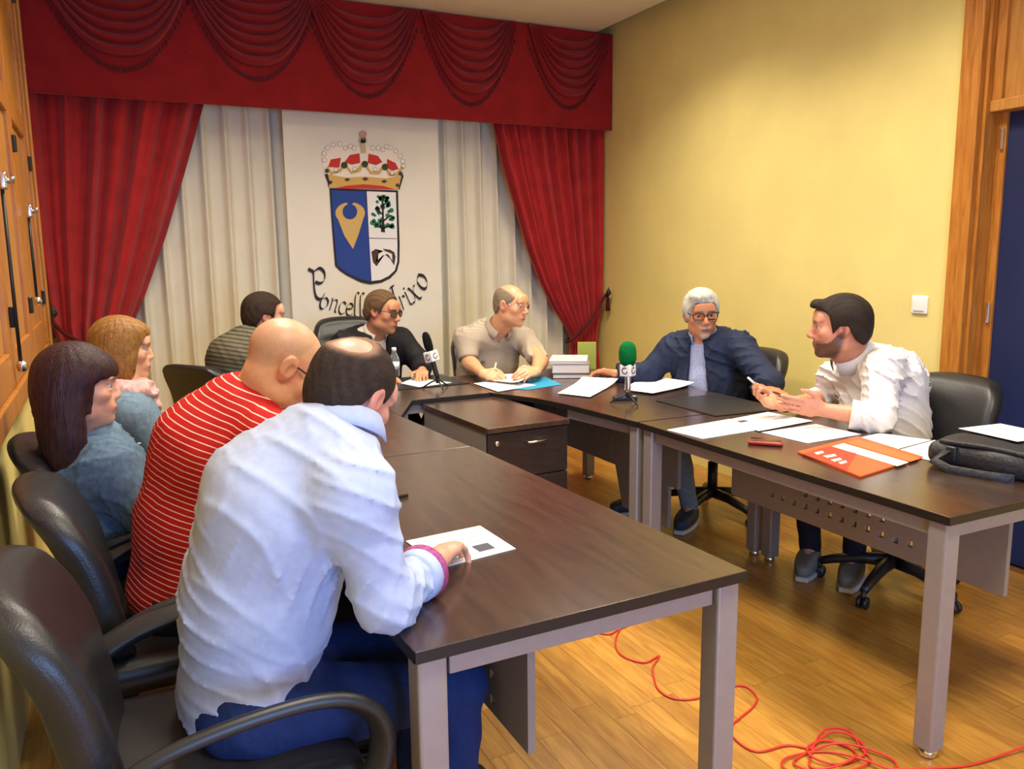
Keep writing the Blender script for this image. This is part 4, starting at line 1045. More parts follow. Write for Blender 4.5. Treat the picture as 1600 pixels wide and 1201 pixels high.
def hand_prims(wrist, hd, pn, side, curl=(.5, .5, .55, .6), thumb=.5, sc=1.0, tagn=9, spread=.0):
    hd = nrm(hd); pn = nrm(np.array(pn)-hd*np.dot(pn, hd)); th = np.cross(hd, pn)*side
    w = np.array(wrist); out = []
    out.append(ECone(w, w+hd*.05*sc, th, (.026*sc, .019*sc), (.036*sc, .016*sc), .012, tagn))
    out.append(ECone(w+hd*.045*sc, w+hd*.082*sc, th, (.036*sc, .016*sc), (.038*sc, .0135*sc), .012, tagn))
    offs = (.029, .010, -.010, -.028); fwd = (.088, .092, .088, .080); ln = (1.0, 1.08, 1.0, .8)
    for i in range(4):
        p = w+hd*fwd[i]*sc+th*offs[i]*sc; ang = 0; r = (.0092, .0095, .009, .008)[i]*sc
        c = curl[i]
        for j, L in enumerate((.042, .027, .021)):
            ang += c*(.75 if j == 0 else 1.0)
            d = nrm(hd*cos(ang)+pn*sin(ang)+th*spread*(1.5-i)*.2)
            q = p+d*L*ln[i]*sc
            out.append(Cone(p, q, r, r*.92, .004, tagn)); p = q; r *= .92
    p = w+hd*.022*sc+th*.024*sc; d1 = nrm(hd*.62+th*.72+pn*.25*thumb)
    q = p+d1*.044*sc; out.append(Cone(p, q, .0145*sc, .0115*sc, .012, tagn))
    d2 = nrm(hd*.9+th*(.35-.5*thumb)+pn*.45*thumb); q2 = q+d2*.031*sc; out.append(Cone(q, q2, .011*sc, .0098*sc, .005, tagn))
    d3 = nrm(hd*1+th*(.1-.6*thumb)+pn*.4*thumb); out.append(Cone(q2, q2+d3*.024*sc, .0098*sc, .0082*sc, .004, tagn))
    return out
def crease(P, seed, f=60, n=5):
    r = np.random.RandomState(seed); out = np.zeros(P.shape[:-1], f32)
    for i in range(n):
        k = r.normal(size=3)*np.array([1, 1, 1.25]); k = (k/np.linalg.norm(k)*f*(.7+.7*r.rand())).astype(f32)
        ph = P@k+1.6*wob(P, seed+3*i, 17, 3)
        mask = np.clip(wob(P, seed+60+i, 13, 3)*2.0-.1, 0, 1)
        out += mask*(1-np.abs(np.sin(ph)))**3
    return out
def sstep(x, a, b): t = np.clip((x-a)/(b-a), 0, 1); return t*t*(3-2*t)

def person(label, s):
    g = s.get
    pel, c7, hc = np.array(g('pelvis'), float), np.array(g('c7'), float), np.array(g('head'), float)
    u = nrm(c7-pel); az = R(g('az')); f = V(cos(az), sin(az), 0); r = nrm(np.cross(f, u))
    if g('shroll'): r = nrm(r+u*g('shroll'))
    d = np.cross(u, r)
    az2 = R(g('paz', g('az'))); fp = V(cos(az2), sin(az2), 0); rp = np.cross(fp, V(0, 0, 1))
    gw, gd = g('girth', (1, 1)); hs = g('hscale', 1.0); sw = g('shw', .175)
    hunch = g('hunch', .03); L = np.linalg.norm(c7-pel)
    wai = pel+(c7-pel)*.36-d*hunch*.7; che = pel+(c7-pel)*.70-d*hunch; top = c7-u*.06+d*.012-d*hunch*.3
    T = []   # torso
    T.append(ECone(pel, wai, rp, (.165*gw, .120*gd), (.150*gw, .118*gd), .05, 1))
    T.append(ECone(wai, che, r, (.150*gw, .118*gd), (.165*gw, .125*gd), .05, 1))
    T.append(ECone(che, top, r, (.165*gw, .125*gd), (.118, .080), .05, 1))
    if g('belly'): T.append(Ell(wai+d*.05*gd+u*-.02, (.125*gw, .105*gd*g('belly'), .13), np.array([r, d, u]), .06, 1))
    if g('bust'): 
        for sg in (-1, 1): T.append(Ell(che+d*.085+r*sg*.07-u*.01, (.062, .055, .06), np.array([r, d, u]), .04, 1))
    sh = {}
    for sg, nm in ((1, 'R'), (-1, 'L')):
        sh[nm] = top+r*sg*sw-u*.012+d*g('shfwd', .02)+V(0, 0, g('shup'+nm, 0))
        T.append(Cone(top+u*.008+r*sg*.03, sh[nm], .052, .052, .05, 1))
    arms = {}; sleeves = {}; hands = {}
    for nm, sg in (('R', 1), ('L', -1)):
        a = g('arm'+nm); e, w = np.array(a['elbow'], float), np.array(a['wrist'], float); ar = g('armr', 1.0)
        t_ = 3 if nm == 'R' else 4
        arms[nm] = [Cone(sh[nm], e, .053*ar, .041*ar, .03, t_), Cone(e, w, .043*ar, .026*ar, .015, t_+2), Cone(e+(w-e)*.18, e+(w-e)*.4, .041*ar, .037*ar, .02, t_+2)]
        hands[nm] = hand_prims(w, a.get('dir', w-e), a.get('palm', (0, 0, -1)), sg, a.get('curl', (.45, .5, .55, .6)), a.get('thumb', .5), g('handsc', 1.0), 9)
    legs = {}; shoes = {}
    for nm, sg in (('R', 1), ('L', -1)):
        hip = pel+rp*sg*.088-V(0, 0, .03); kn = np.array(g('knee'+nm), float); an = np.array(g('ank'+nm), float)
        legs[nm] = [Cone(hip, kn, .086*g('legr', 1), .058, .05, 7), Cone(kn, an, .056, .040, .02, 8)]
        fd = np.array(g('foot'+nm, fp), float); fd = nrm(fd*V(1, 1, 0))
        shoes[nm] = (an, fd)
    # ---- head, local frame: x right, y forward, z up
    ha, hp, hr_ = R(s['hz']), R(g('hp', 0)), R(g('hr', 0))
    fy = V(cos(ha)*cos(hp), sin(ha)*cos(hp), -sin(hp)); rx = nrm(np.cross(fy, V(0, 0, 1))); uz = np.cross(rx, fy)
    rx, uz = rx*cos(hr_)+uz*sin(hr_), -rx*sin(hr_)+uz*cos(hr_)
    AX = np.array([rx, fy, uz])
    def hw(x, y, z): return hc+hs*(rx*x+fy*y+uz*z)
    def he(c, rr, k=.015, sub=False, tagn=2): return Ell(hw(*c), np.array(rr)*hs, AX, k*hs, tagn, sub)
    fw = g('facew', 1.0); jaw = g('jaw', 1.0)
    Hd = [he((0, -.014, .034), (.075, .094, .083), .02), he((0, .022, -.022), (.064*fw, .068, .086), .03), he((0, .048, -.072), (.044*fw*jaw, .036, .040), .025),
          he((0, .070, -.098), (.022*jaw, .020, .018), .022)]
    for sg in (-1, 1):
        Hd += [he((sg*.050*fw*jaw, .012, -.068), (.018, .03, .024), .025), he((sg*.043*fw, .058, -.020), (.022, .024, .020), .02),
               he((sg*.026, .083, .026), (.027, .011, .009), .012), he((sg*.012*g('nose', 1), .101-.006*(g('nose', 1)<1), -.033), (.0085*g('nose', 1), .010, .008), .006)]
    Hd += [Cone(hw(0, .086, .018), hw(0, .110-.008*(g('nose', 1)<1), -.026), .0085*hs, .0125*hs*g('nose', 1), .012*hs, 2), he((0, .078, .045), (.05, .02, .03), .02)]
    Hd += [he((0, .083, -.062), (.024, .014, .0068), .007), he((0, .081, -.0735), (.021, .0135, .0072), .007), he((0, .076, -.056), (.03, .016, .02), .02)]
    for sg in (-1, 1):
        Hd.append(he((sg*.0325, .102, .006), (.020, .017, .0125), .010, True))
        Hd.append(he((sg*.0735, -.004, -.004), (.0075, .019, .031), .008)); Hd.append(he((sg*.080, -.008, .004), (.006, .021, .028), .006))
        Hd.append(he((sg*.086, .002, -.002), (.009, .011, .018), .004, True))
        Hd.append(he((sg*.0325, .0805, .0138), (.0170, .0120, .0066), .004)); Hd.append(he((sg*.0325, .0785, -.0055), (.0165, .0110, .0066), .005))
    nb_ = c7+u*.0+d*.02
    Nk = [Cone(hw(0, -.022, -.045), nb_-u*.03, .056*g('neckr', 1), .062*g('neckr', 1), .03, 1), Cone(hw(0, .012, -.07), nb_+d*.03-u*.03, .044*g('neckr', 1), .05*g('neckr', 1), .03, 1)]
    body = T+Nk+Hd
    for nm in 'RL': body += arms[nm]+hands[nm]
    for nm in 'RL': body += legs[nm]+[Cone(shoes[nm][0], shoes[nm][0]+shoes[nm][1]*.12-V(0, 0, .035), .032, .024, .02, 8)]
    fb = lambda P: field(body, P)
    fh = lambda P: field(Hd+Nk, P)
    base = V(pel[0], pel[1], 0)
    parts = []
    fineb = []
    hb = (hc-.155, hc+.155); 
    v, q = surf(fh, hb[0], hb[1], g('hh', .0036)); v = relax(v, q, 1, .4)
    v, q = keep(v, q, lambda c: (c-hc)@uz > -.125*hs); parts.append((v, q))
    for nm in 'RL':
        A = arms[nm]; w = A[1].b; e = A[1].a; mid = e+(w-e)*g('arm'+nm).get('fine', .55)
        pts = np.array([mid]+[p.b for p in hands[nm] if isinstance(p, Cone)]+[w]); lo, hi = pts.min(0)-.05, pts.max(0)+.05
        fa = lambda P, A=A, nm=nm: field(A+hands[nm], P)
        v, q = surf(fa, lo, hi, .0042); ax = nrm(w-e)
        v, q = keep(v, q, lambda c: (c-mid)@ax > 0); parts.append((relax(v, q, 1, .3), q)); fineb.append((mid, ax, e, w))
    allp = np.array([pel, c7, hc, *[arms[n][1].b for n in 'RL'], *[arms[n][1].a for n in 'RL'], *[legs[n][0].b for n in 'RL'], *[shoes[n][0]+shoes[n][1]*.15 for n in 'RL'], *sh.values()])
    lo, hi = allp.min(0)-.22, allp.max(0)+.22; lo[2] = max(lo[2], .0)
    coarse = T+Nk
    for nm in 'RL': coarse += arms[nm]+legs[nm]+[Cone(shoes[nm][0], shoes[nm][0]+shoes[nm][1]*.12-V(0, 0, .035), .032, .024, .02, 8)]
    v, q = surf(lambda P: field(coarse, P, -.001), lo, hi, .011)
    def kb(c):
        m = (c-hc)@uz < -.105*hs
        for (mid, ax, e, w) in fineb: m &= ~(((c-mid)@ax > .01) & (np.linalg.norm(np.cross(c-e, ax), axis=1) < .06))
        return m
    v, q = keep(v, q, kb); parts.append((v, q))
    v, q = join(parts)
    # skin colours: lips, cheeks, stubble, brows
    lp = ((v-hc)/hs)@AX.T; x, y, z = lp.T; ax_ = np.abs(x)
    skin = np.array(srgb(*g('skin', (208, 158, 126)))); colr = np.repeat(skin[None], len(v), 0)
    front = (y > .03) & (np.linalg.norm(lp, axis=1) < .17)
    def blend(w_, c): 
        w_ = w_[:, None]; colr[:] = colr*(1-w_)+np.array(c)*w_
    hz_ = (np.linalg.norm(lp, axis=1) < .16)
    blend(hz_*np.exp(-(((ax_-.045)/.025)**2+((z+.025)/.03)**2))*(y > .02)*.25, srgb(205, 120, 100))
    blend(hz_*np.exp(-((x/.016)**2+((z+.03)/.018)**2))*(y > .09)*.3, srgb(205, 115, 95))
    blend(hz_*(ax_ > .066)*(np.abs(z) < .04)*(np.abs(y) < .04)*.35, srgb(210, 116, 100))
    st = g('beard')
    hcol = np.array(srgb(*g('haircol', (40, 28, 22))))
    if st:
        zt_ = np.interp(y, [-.02, .0, .02, .05, .07, .10], [.012, .0, -.022, -.050, -.046, -.042]); bw_ = hz_*sstep(zt_-z+.006*np.sin(x*400)*np.sin(y*380+z*300), -.004, .014)*sstep(y+.25*np.minimum(z+.03, 0), -.022, .002)*(1-np.exp(-((x/.017)**2+((z+.068)/.011)**2))*(y > .07))
        bw_ *= (z > -.125)
        blend(bw_*st, hcol*1.1)
    if g('moustache'): blend(hz_*np.exp(-((x/.026)**4+((z+.052)/.008)**2))*(y > .07)*g('moustache'), srgb(*g('mcol', (200, 195, 185))))
    if g('goatee'): blend(hz_*np.exp(-((x/.024)**4+((z+.095)/.018)**2))*(y > .05)*g('goatee'), srgb(*g('mcol', (200, 195, 185))))
    lips = hz_*np.exp(-((x/.022)**4+((z+.068)/.0095)**4))*(y > .082); blend(lips*.75, srgb(*g('lips', (176, 96, 86))))
    blend(hz_*np.exp(-((x/.020)**4+((z+.0678)/.0022)**2))*(y > .08)*.85, srgb(70, 28, 24))  # shade of the gap between the lips, painted as a dark line
    brow = hz_*np.exp(-(((ax_-.032)/.019)**4+((z-.027-.06*(.032-np.abs(ax_-.03))*0)/.0052)**2))*(y > .06); blend(brow*g('browk', .8), np.array(srgb(*g('browcol', g('haircol', (50, 36, 28))))))
    if g('scalp'):   # short cropped / receding hair: shaded scalp
        zc, cc = g('scalp'); blend(hz_*sstep(z-zc(y), -.008, .012)*g('scalpk', .5), cc)
    o = mesh_obj('person', v, q, M['skin'], None, {'Col': np.clip(colr, 0, 1)}, base)
    tag(o, label, 'person', 'people seated around the desks')
    def child(nm, vv, qq, m, attrs=None): return mesh_obj(nm, vv-base, qq, m, o, attrs)
    # eyes
    for sg in (-1, 1):
        b = MB(); c = hw(sg*.0325, .0755, .004)-base
        b.lathe([(.0122*hs*sin(t), .0122*hs*cos(t)) for t in np.linspace(.02, pi-.02, 9)], c, 12, AX.T @ np.array([[1, 0, 0], [0, 0, 1], [0, -1, 0]]))
        e_ = b.build('eye', M['eye_white'], o, True)
        gz = g('gaze', 0.0); dd = nrm(fy+rx*gz); i = MB(); i.lathe([(.0001, .0128*hs), (.003*hs, .0126*hs), (.0058*hs, .0112*hs), (.006*hs, .0105*hs)][::-1], c, 12, np.array([np.cross(dd, uz), uz, dd]).T if False else np.array([rx, np.cross(dd, rx), dd]).T)
        i.build('iris', M['iris'], e_, True)
    # hair
    hf = g('hair')
    if hf:
        vv, qq, ccol = hf(hc, hs, AX, hw, he)
        rs = np.random.RandomState(3)
        child('hair', vv, qq, M['hair_long' if g('longhair') else 'hair'], {'Col': ccol})
    ctx = dict(o=o, base=base, T=T, Nk=Nk, arms=arms, sh=sh, legs=legs, shoes=shoes, hands=hands, pel=pel, c7=c7, u=u, r=r, d=d, f=f, fp=fp, rp=rp, hw=hw, hs=hs, AX=AX, child=child, che=che, wai=wai, top=top, hc=hc, uz=uz, fy=fy, rx=rx, lo=lo, hi=hi, nb=nb_)
    return ctx
# ---------------------------------------------------------------- hair shapes
def cap_hair(thick, line, col, col2=None, grain=.003, freq=160, extra=None, cut=None, streak='y', hh=.0042, rx_=1.0, box=.19, gk=.45):
    """hair shell over the skull; line(y)=lower limit of the hair at that depth, cut = list of (centre, radii) bald patches"""
    def make(hc, hs, AX, hw, he):
        pr = [he((0, -.014, .034), (.075*rx_+thick, .094+thick, .083+thick), .02), he((0, -.03, -.02), (.066*rx_+thick, .070+thick, .07), .03)]
        if extra: pr += [he(*e) for e in extra]
        inner = [he((0, -.014, .034), (.072, .090, .080), .02)]
        def fn(P):
            dd = field(pr, P)
            L = ((P-hc.astype(f32))/f32(hs))@AX.T.astype(f32); x, y, z = L[..., 0], L[..., 1], L[..., 2]
            if streak == 'y': st_ = np.sin(x*freq+6*np.sin(z*22)+3*np.sin(y*14))*.5+np.sin(x*freq*1.9+z*70+y*20)*.5
            else: st_ = np.sin(np.arctan2(x, y+.02)*freq*.09+2*np.sin(z*25))*.5+np.sin(np.arctan2(x, y+.02)*freq*.17+z*20)*.5
            dd = dd-f32(grain*gk)*st_
            lim = np.interp(y, *line).astype(f32)
            dd = np.maximum(dd, (lim-z+.002*st_)*f32(hs)*.8)
            # hollow over the face side: ears stay free
            if cut:
                for (c, rr) in cut: dd = smax(dd, -(np.sqrt(((L-np.array(c, f32))/np.array(rr, f32))**2 @ np.ones(3, f32))-1)*min(rr), .016)
            return dd
        v, q = surf(fn, hc-box, hc+box, hh)
        v = relax(v, q, 1, .3)
        L = ((v-hc)/hs)@AX.T
        t = (.5+.5*np.sin(L[:, 0]*freq*1.3+5*np.sin(L[:, 2]*30)+L[:, 1]*25))*.25+.55*np.random.RandomState(1).rand(len(v))+.1
        c1 = np.array(srgb(*col)); c2 = np.array(srgb(*(col2 or tuple(min(255, int(k*1.35)+6) for k in col))))
        out = c1*(1-t[:, None])+c2*t[:, None]
        for (c_, rr) in (cut or []):      # hair thins out towards the bald patch
            w_ = (1-sstep((np.sqrt((((L-np.array(c_))/np.array(rr))**2).sum(1))-1)*min(rr), .0, .022))*.6
            out = out*(1-w_[:, None])+np.array(srgb(176, 132, 104))*w_[:, None]
        return v, q, out
    return make
# ---------------------------------------------------------------- garments
def garment(c, name, prims, m, inf, h=.008, cuts=(), seed=1, folds=(.004, 55), noneck=True, sv=None, extra=None, relaxn=1, stretch=None, label=None, box=None, keepfn=None, km=1.0, cr=0.0, crf=60):
    """inflated copy of body primitives; cuts = list of functions(P)->distance to keep (<0 inside)"""
    amp, fr = folds
    up = nrm(c['c7']-c['pel'])
    def fn(P):
        dd = field(prims, P, inf, km)
        Q = P.copy()
        if stretch is not None: Q = P@np.array(stretch, f32)
        n1 = wob(Q, seed, fr); n2 = wob(Q, seed+9, fr*2.3)
        dd = dd+f32(amp)*(np.abs(n1)*2-.6)+f32(amp*.4)*n2
        if cr: dd = dd-f32(cr)*crease(P, seed+200, crf)
        if extra: dd = extra(P, dd)
        for ct in cuts: dd = np.maximum(dd, ct(P))
        return dd
    pts = []
    for p in prims:
        if isinstance(p, Ell): pts += [p.c-max(p.r), p.c+max(p.r)]
        else:
            rm = max(p.ra, p.rb) if isinstance(p, Cone) else max(*p.A, *p.B)
            pts += [p.a-rm, p.a+rm, p.b-rm, p.b+rm]
    pts = np.array(pts); lo, hi = pts.min(0)-inf-.02, pts.max(0)+inf+.02
    v, q = surf(fn, lo, hi, h); v = relax(v, q, relaxn, .4)
    if keepfn: v, q = keep(v, q, keepfn)
    at = {}
    if sv is not None: at['sv'] = sv(v)
    o = c['child'](name, v, q, m, at)
    if label: o['label'] = label
    return o
def plane(p, n, k=1.0):      # keep the side opposite to n
    p = np.array(p, f32); n = nrm(n).astype(f32)
    return lambda P: (P-p)@n*k
def neck_cut(c, drop=.0, fwd=.35): return plane(c['nb']+c['u']*(.028-drop), nrm(c['u']-c['d']*fwd*-1) if False else nrm(c['u']+c['d']*fwd))
def spine_sv(c, prim_arms):
    """stripe coordinate: along the spine on the torso, along the arm on the sleeves"""
    def fn(v):
        vv = v[:, None, :].astype(f32)
        dT = np.min([p.d(v.astype(f32)) for p in c['T'][:3]], 0)
        s_ = (v-c['pel'])@c['u']+.25*np.abs((v-c['top'])@c['r'])*0
        for A in prim_arms:
            a, b = A.a, A.b; dA = A.d(v.astype(f32)); t = (v-a)@nrm(b-a)
            s_ = np.where((dA < dT-.004) & (t > .03), -t, s_)
        return s_
    return fn
def collar(c, m, r=.064, h=.042, flare=.016, gap=.9, tilt=.3, up0=.012, fold=True, name='collar', lean=.25):
    """turned-down shirt collar around the neck, open at the throat"""
    n0 = c['nb']-c['u']*.03; nx = nrm(c['hw'](0, -.012, -.055)-n0); ax = nrm(nx*.75+c['u']*.25); d = nrm(c['d']-ax*(c['d']@ax)); r_ = np.cross(d, ax)
    cen = n0+nx*(.036+up0)+d*.006; g = MB(); n = 48
    for (r0, z0, r1, z1, th) in ((r, -.01, r*.97, h*.8, 0), (r*.97, h*.8, r+flare, h*.8-h*.95, 1)):
        pass
    prof = [(r*.98, -.012), (r*.97, h*.55), (r*.965, h*.82), (r*.99, h*.90), (r+.008, h*.82), (r+flare*.8, h*.25), (r+flare, -.006), (r+flare-.004, -.007), (r+.006, h*.5)]
    v = []; 
    for i in range(n+1):
        a = gap*.5+(2*pi-gap)*i/n; front = .5+.5*cos(a)
        for (rr, z) in prof:
            z2 = z-tilt*.05*front-(.012*front if z < 0 else 0)
            v.append(cen-c['base']+d*(rr*1.06*cos(a))+r_*(rr*sin(a))+ax*z2)
    k = len(prof); f_ = [(i*k+j, i*k+j+1, (i+1)*k+j+1, (i+1)*k+j) for i in range(n) for j in range(k-1)]
    g.add(v, f_); return g.build(name, m, c['o'], True)
def cuff(c, m, a, b, t, r, L=.05, name='cuff', side=1):
    a, b = np.array(a), np.array(b); u = nrm(b-a); p = a+(b-a)*t
    g = MB().tube([p-c['base'], p+u*L*.2-c['base'], p+u*L-c['base'], p+u*L-c['base'], p+u*L*.5-c['base']], [r*1.0, r*1.04, r*1.08, r*.9, r*.86], 24); return g.build(name, m, c['o'], True)
def trousers(c, m, h=.010, inf=.006, seed=4):
    pr = [c['T'][0]]+c['legs']['R']+c['legs']['L']
    top = c['wai']
    return garment(c, 'trousers', pr, m, inf, h, [plane(c['pel']+V(0, 0, .11), (0, 0, 1))], seed, (.005, 42))
def shoe_pair(c, m, sole, L=.27):
    for nm in 'RL':
        an, fd = c['shoes'][nm]; sd = np.cross(fd, V(0, 0, 1)); b = MB(); A = V(an[0], an[1], 0)-fd*.06-c['base']
        def fn(x, y, z):
            t = (x+L/2)/L
            w = .6+.55*sin(min(1, max(0, t*.9+.12))*pi)**.7
            zz_ = z*(1.0 if t < .35 else 1.0-.55*(t-.35)/.65) if z > 0 else z
            return (x, y*w, zz_)
        s_ = MB().rbox((0, 0, 0), (L, .092, .085), .034, 6, fn); s_.xf(lambda x, y, z: A+fd*(x+L/2)+sd*y+V(0, 0, z+.056)); o = s_.build('shoe', m, c['o'], True)
        s2 = MB().rbox((0, 0, 0), (L+.008, .098, .024), .010, 6, lambda x, y, z: (x, y*(.6+.55*sin(min(1, max(0, ((x+L/2)/L)*.9+.12))*pi)**.7), z)); s2.xf(lambda x, y, z: A+fd*(x+L/2)+sd*y+V(0, 0, z+.0125)); s2.build('sole', sole, o, True)
        for k in range(4):
            p = A+fd*(.11+.028*k)+V(0, 0, .098-.010*k); MB().tube([p-sd*.024, p+V(0, 0, .004), p+sd*.024], .003, 6).build('lace', sole, o, True)
def glasses(c, frame_m, lens_m, w=.026, hgt=.019, y=.104, z=.004, thick=.0022, rim=True, temple_back=-.005, half=False, square=.7):
    hw, base = c['hw'], c['base']; t = bpy.data.objects.new('glasses', None)
    b = MB()
    for sg in (-1, 1):
        pts = []
        for k in range(20):
            a = 2*pi*k/20; ca, sa = cos(a), sin(a)
            pts.append(hw(sg*.0335+w*math.copysign(abs(ca)**square, ca), y-.010*(abs(sg*.0335+w*ca)/.06)**2, z+hgt*math.copysign(abs(sa)**square, sa))-base)
        if rim: b.tube(pts, thick*c['hs'], 6, closed=True)
        b.tube([hw(sg*.0595, y-.010, z+.010)-base, hw(sg*.073, y-.03, z+.010)-base, hw(sg*.0775, .03, z+.010)-base, hw(sg*.079, temple_back, z+.012)-base, hw(sg*.079, temple_back-.02, z-.004)-base], thick*c['hs'], 6)
    b.tube([hw(-.010, y, z+.006)-base, hw(0, y+.004, z+.009)-base, hw(.010, y, z+.006)-base], thick*c['hs'], 6)
    gl = b.build('glasses', frame_m, c['o'], True)
    for sg in (-1, 1):
        l = MB(); n = 20; pts = []
        for k in range(n):
            a = 2*pi*k/n; ca, sa = cos(a), sin(a)
            pts.append(hw(sg*.0335+w*.96*math.copysign(abs(ca)**square, ca), y-.010*(abs(sg*.0335+w*ca)/.06)**2, z+hgt*.96*math.copysign(abs(sa)**square, sa))-base)
        l.add(pts, [tuple(range(n))]); l.build('lens', lens_m, gl)
    return gl
# ================================================================ THE NINE PEOPLE
denim = cloth('denim_blue', srgb(84, 106, 126), .22, 70, .25, 34); denim2 = cloth('denim_light', srgb(104, 126, 146), .2, 60, .25, 30)
jeans = cloth('jeans_dark', srgb(28, 44, 88), .15, 80, .25, 30); jeans2 = cloth('jeans_grey', srgb(112, 122, 130), .15, 60, .25, 30)
dark_tr = cloth('dark_trousers', srgb(30, 30, 38), .1, 50, .2, 30)
shirt_blue = cloth('pale_blue_linen', srgb(168, 180, 210), .05, 50, .22, 22); shirt_white = cloth('white_shirt', srgb(212, 210, 210), .03, 50, .2, 24)
beige = stripe_mat('beige_polo', srgb(176, 162, 142), srgb(158, 144, 126), .010, .3); redstripe = stripe_mat('red_striped_polo', srgb(172, 26, 26), srgb(232, 196, 176), .0158, .15)
olive = stripe_mat('olive_striped_shirt', srgb(104, 98, 78), srgb(54, 50, 40), .022, .28)
navy = cloth('navy_jacket', srgb(34, 42, 66), .14, 40, .22, 24, .7); blackj = cloth('black_jacket', srgb(30, 29, 32), .14, 40, .22, 24, .7)
check = cloth('light_blue_check', srgb(158, 166, 200), .25, 160, .12, 24); cream = cloth('cream_shirt', srgb(206, 194, 176), .05, 50, .15, 24)
pinkscarf = cloth('pink_scarf', srgb(206, 160, 156), .28, 50, .35, 40)
redplain = cloth('red_collar', srgb(172, 26, 26), .05, 50, .1); beigeplain = cloth('beige_collar', srgb(180, 166, 146), .05, 50, .1); oliveplain = cloth('olive_collar', srgb(96, 90, 70), .08, 50, .1)
lining = mat('pink_check_cuff', srgb(150, 62, 120), .8, noise=.5, nscale=150)
shoe_navy = mat('navy_shoe', srgb(44, 54, 66), .6, noise=.1); shoe_grey = mat('grey_shoe', srgb(110, 110, 108), .6, noise=.1); shoe_black = mat('black_shoe', srgb(24, 22, 22), .4); sole_w = mat('pale_sole', srgb(186, 180, 168), .6)
SHORT = ([-.13, -.085, -.05, -.02, .01, .03, .055, .08, .11], [-.070, -.062, -.035, .012, .012, .0, .05, .078, .085])
def arm_end(c, a, t):
    def fn(P):
        dT = np.min([q.d(P) for q in c['T']], 0)
        on = (a.d(P) < .08) & (dT > .022)
        return np.where(on, (P-(a.a+(a.b-a.a)*t).astype(f32))@nrm(a.b-a.a).astype(f32), -1).astype(f32)
    return fn
def H_(z, x, y): return onz(x, y, z)

# ---- 1: man in the pale blue shirt, nearest, seen from behind
c = person('balding dark-haired man in a pale blue shirt and jeans writing at the near desk', dict(
    pelvis=(.20, 1.70, .57), c7=(.395, 1.625, 1.115), head=atd(549, 616, 1.73), az=-10, paz=2, hz=34, hp=30, hr=-6, hunch=.05, girth=(1.0, 1.05), shw=.178, shfwd=.05,
    armR=dict(elbow=H_(.80, 602, 940), wrist=H_(.79, 684, 874), dir=onz(716, 836, .775)-onz(684, 874, .79), palm=(.25, -.1, -.95), curl=(.42, .5, .6, .7), thumb=.9, fine=.35), armL=dict(elbow=(.36, 1.97, .79), wrist=(.475, 1.80, .785), dir=(.25, -.95, 0)),
    kneeR=(.64, 1.60, .50), kneeL=(.66, 1.86, .50), ankR=(.60, 1.58, .09), ankL=(.62, 1.88, .09), hscale=.98, handsc=1.1, skin=(200, 146, 122), haircol=(44, 32, 26), hh=.0036,
    hair=cap_hair(.009, ([-.13, -.085, -.05, -.02, .01, .03, .055, .08, .11], [-.085, -.075, -.045, .012, .012, .0, .05, .085, .09]), (30, 22, 20), (62, 48, 40), .0022, 230, cut=[((.016, -.086, .114), (.058, .054, .046))])))
A = c['arms']
garment(c, 'shirt', c['T']+A['R'][:2]+A['L'][:2], shirt_blue, .012, .0064, [neck_cut(c, .0, .25), arm_end(c, A['R'][1], .58), plane(c['pel']-V(0, 0, .075), (0, 0, -1))], 21, (.003, 30), km=1.7, cr=.008, crf=52)
collar(c, shirt_blue, .070, .042, .018, .7, up0=.002); 
cuff(c, shirt_blue, A['R'][1].a, A['R'][1].b, .49, .053, .05); cuff(c, lining, A['R'][1].a, A['R'][1].b, .61, .0555, .020, 'cuff_lining')
trousers(c, jeans); shoe_pair(c, shoe_black, sole_w)

# ---- 2: bald man in the red striped polo
c = person('bald man with glasses in a red polo with thin white stripes, bent over the desk', dict(
    pelvis=(.12, 2.33, .57), c7=atd(386, 612, 2.22), head=atd(442, 572, 2.2), az=-4, hz=2, hp=38, hr=0, hunch=.03, girth=(1.04, 1.04), shw=.18, shfwd=.06,
    armR=dict(elbow=(.42, 2.06, .80), wrist=(.50, 2.28, .785), dir=(.1, .95, 0)), armL=dict(elbow=(.44, 2.58, .80), wrist=(.56, 2.46, .785), dir=(.15, -.95, 0)),
    kneeR=(.58, 2.22, .50), kneeL=(.58, 2.46, .50), ankR=(.55, 2.22, .09), ankL=(.55, 2.46, .09), hscale=1.06, skin=(212, 160, 122), haircol=(120, 108, 96), neckr=1.08,
    scalp=((lambda y: np.interp(y, [-.12, -.05, 0, .04], [-.05, -.03, .02, .14])), np.array(srgb(150, 124, 100))), scalpk=.35, browk=.5))
A = c['arms']
garment(c, 'polo_shirt', c['T']+A['R'][:1]+A['L'][:1], redstripe, .015, .0072, [neck_cut(c, .0, .3), plane(c['pel']-V(0, 0, .04), (0, 0, -1))], 5, (.003, 30), km=1.5, cr=.004, crf=45, sv=spine_sv(c, [A['R'][0], A['L'][0]]))
collar(c, redplain, .068, .030, .017, .8, up0=-.006)
trousers(c, dark_tr); shoe_pair(c, shoe_black, shoe_black)
glasses(c, M['lens_frame'], M['lens'])

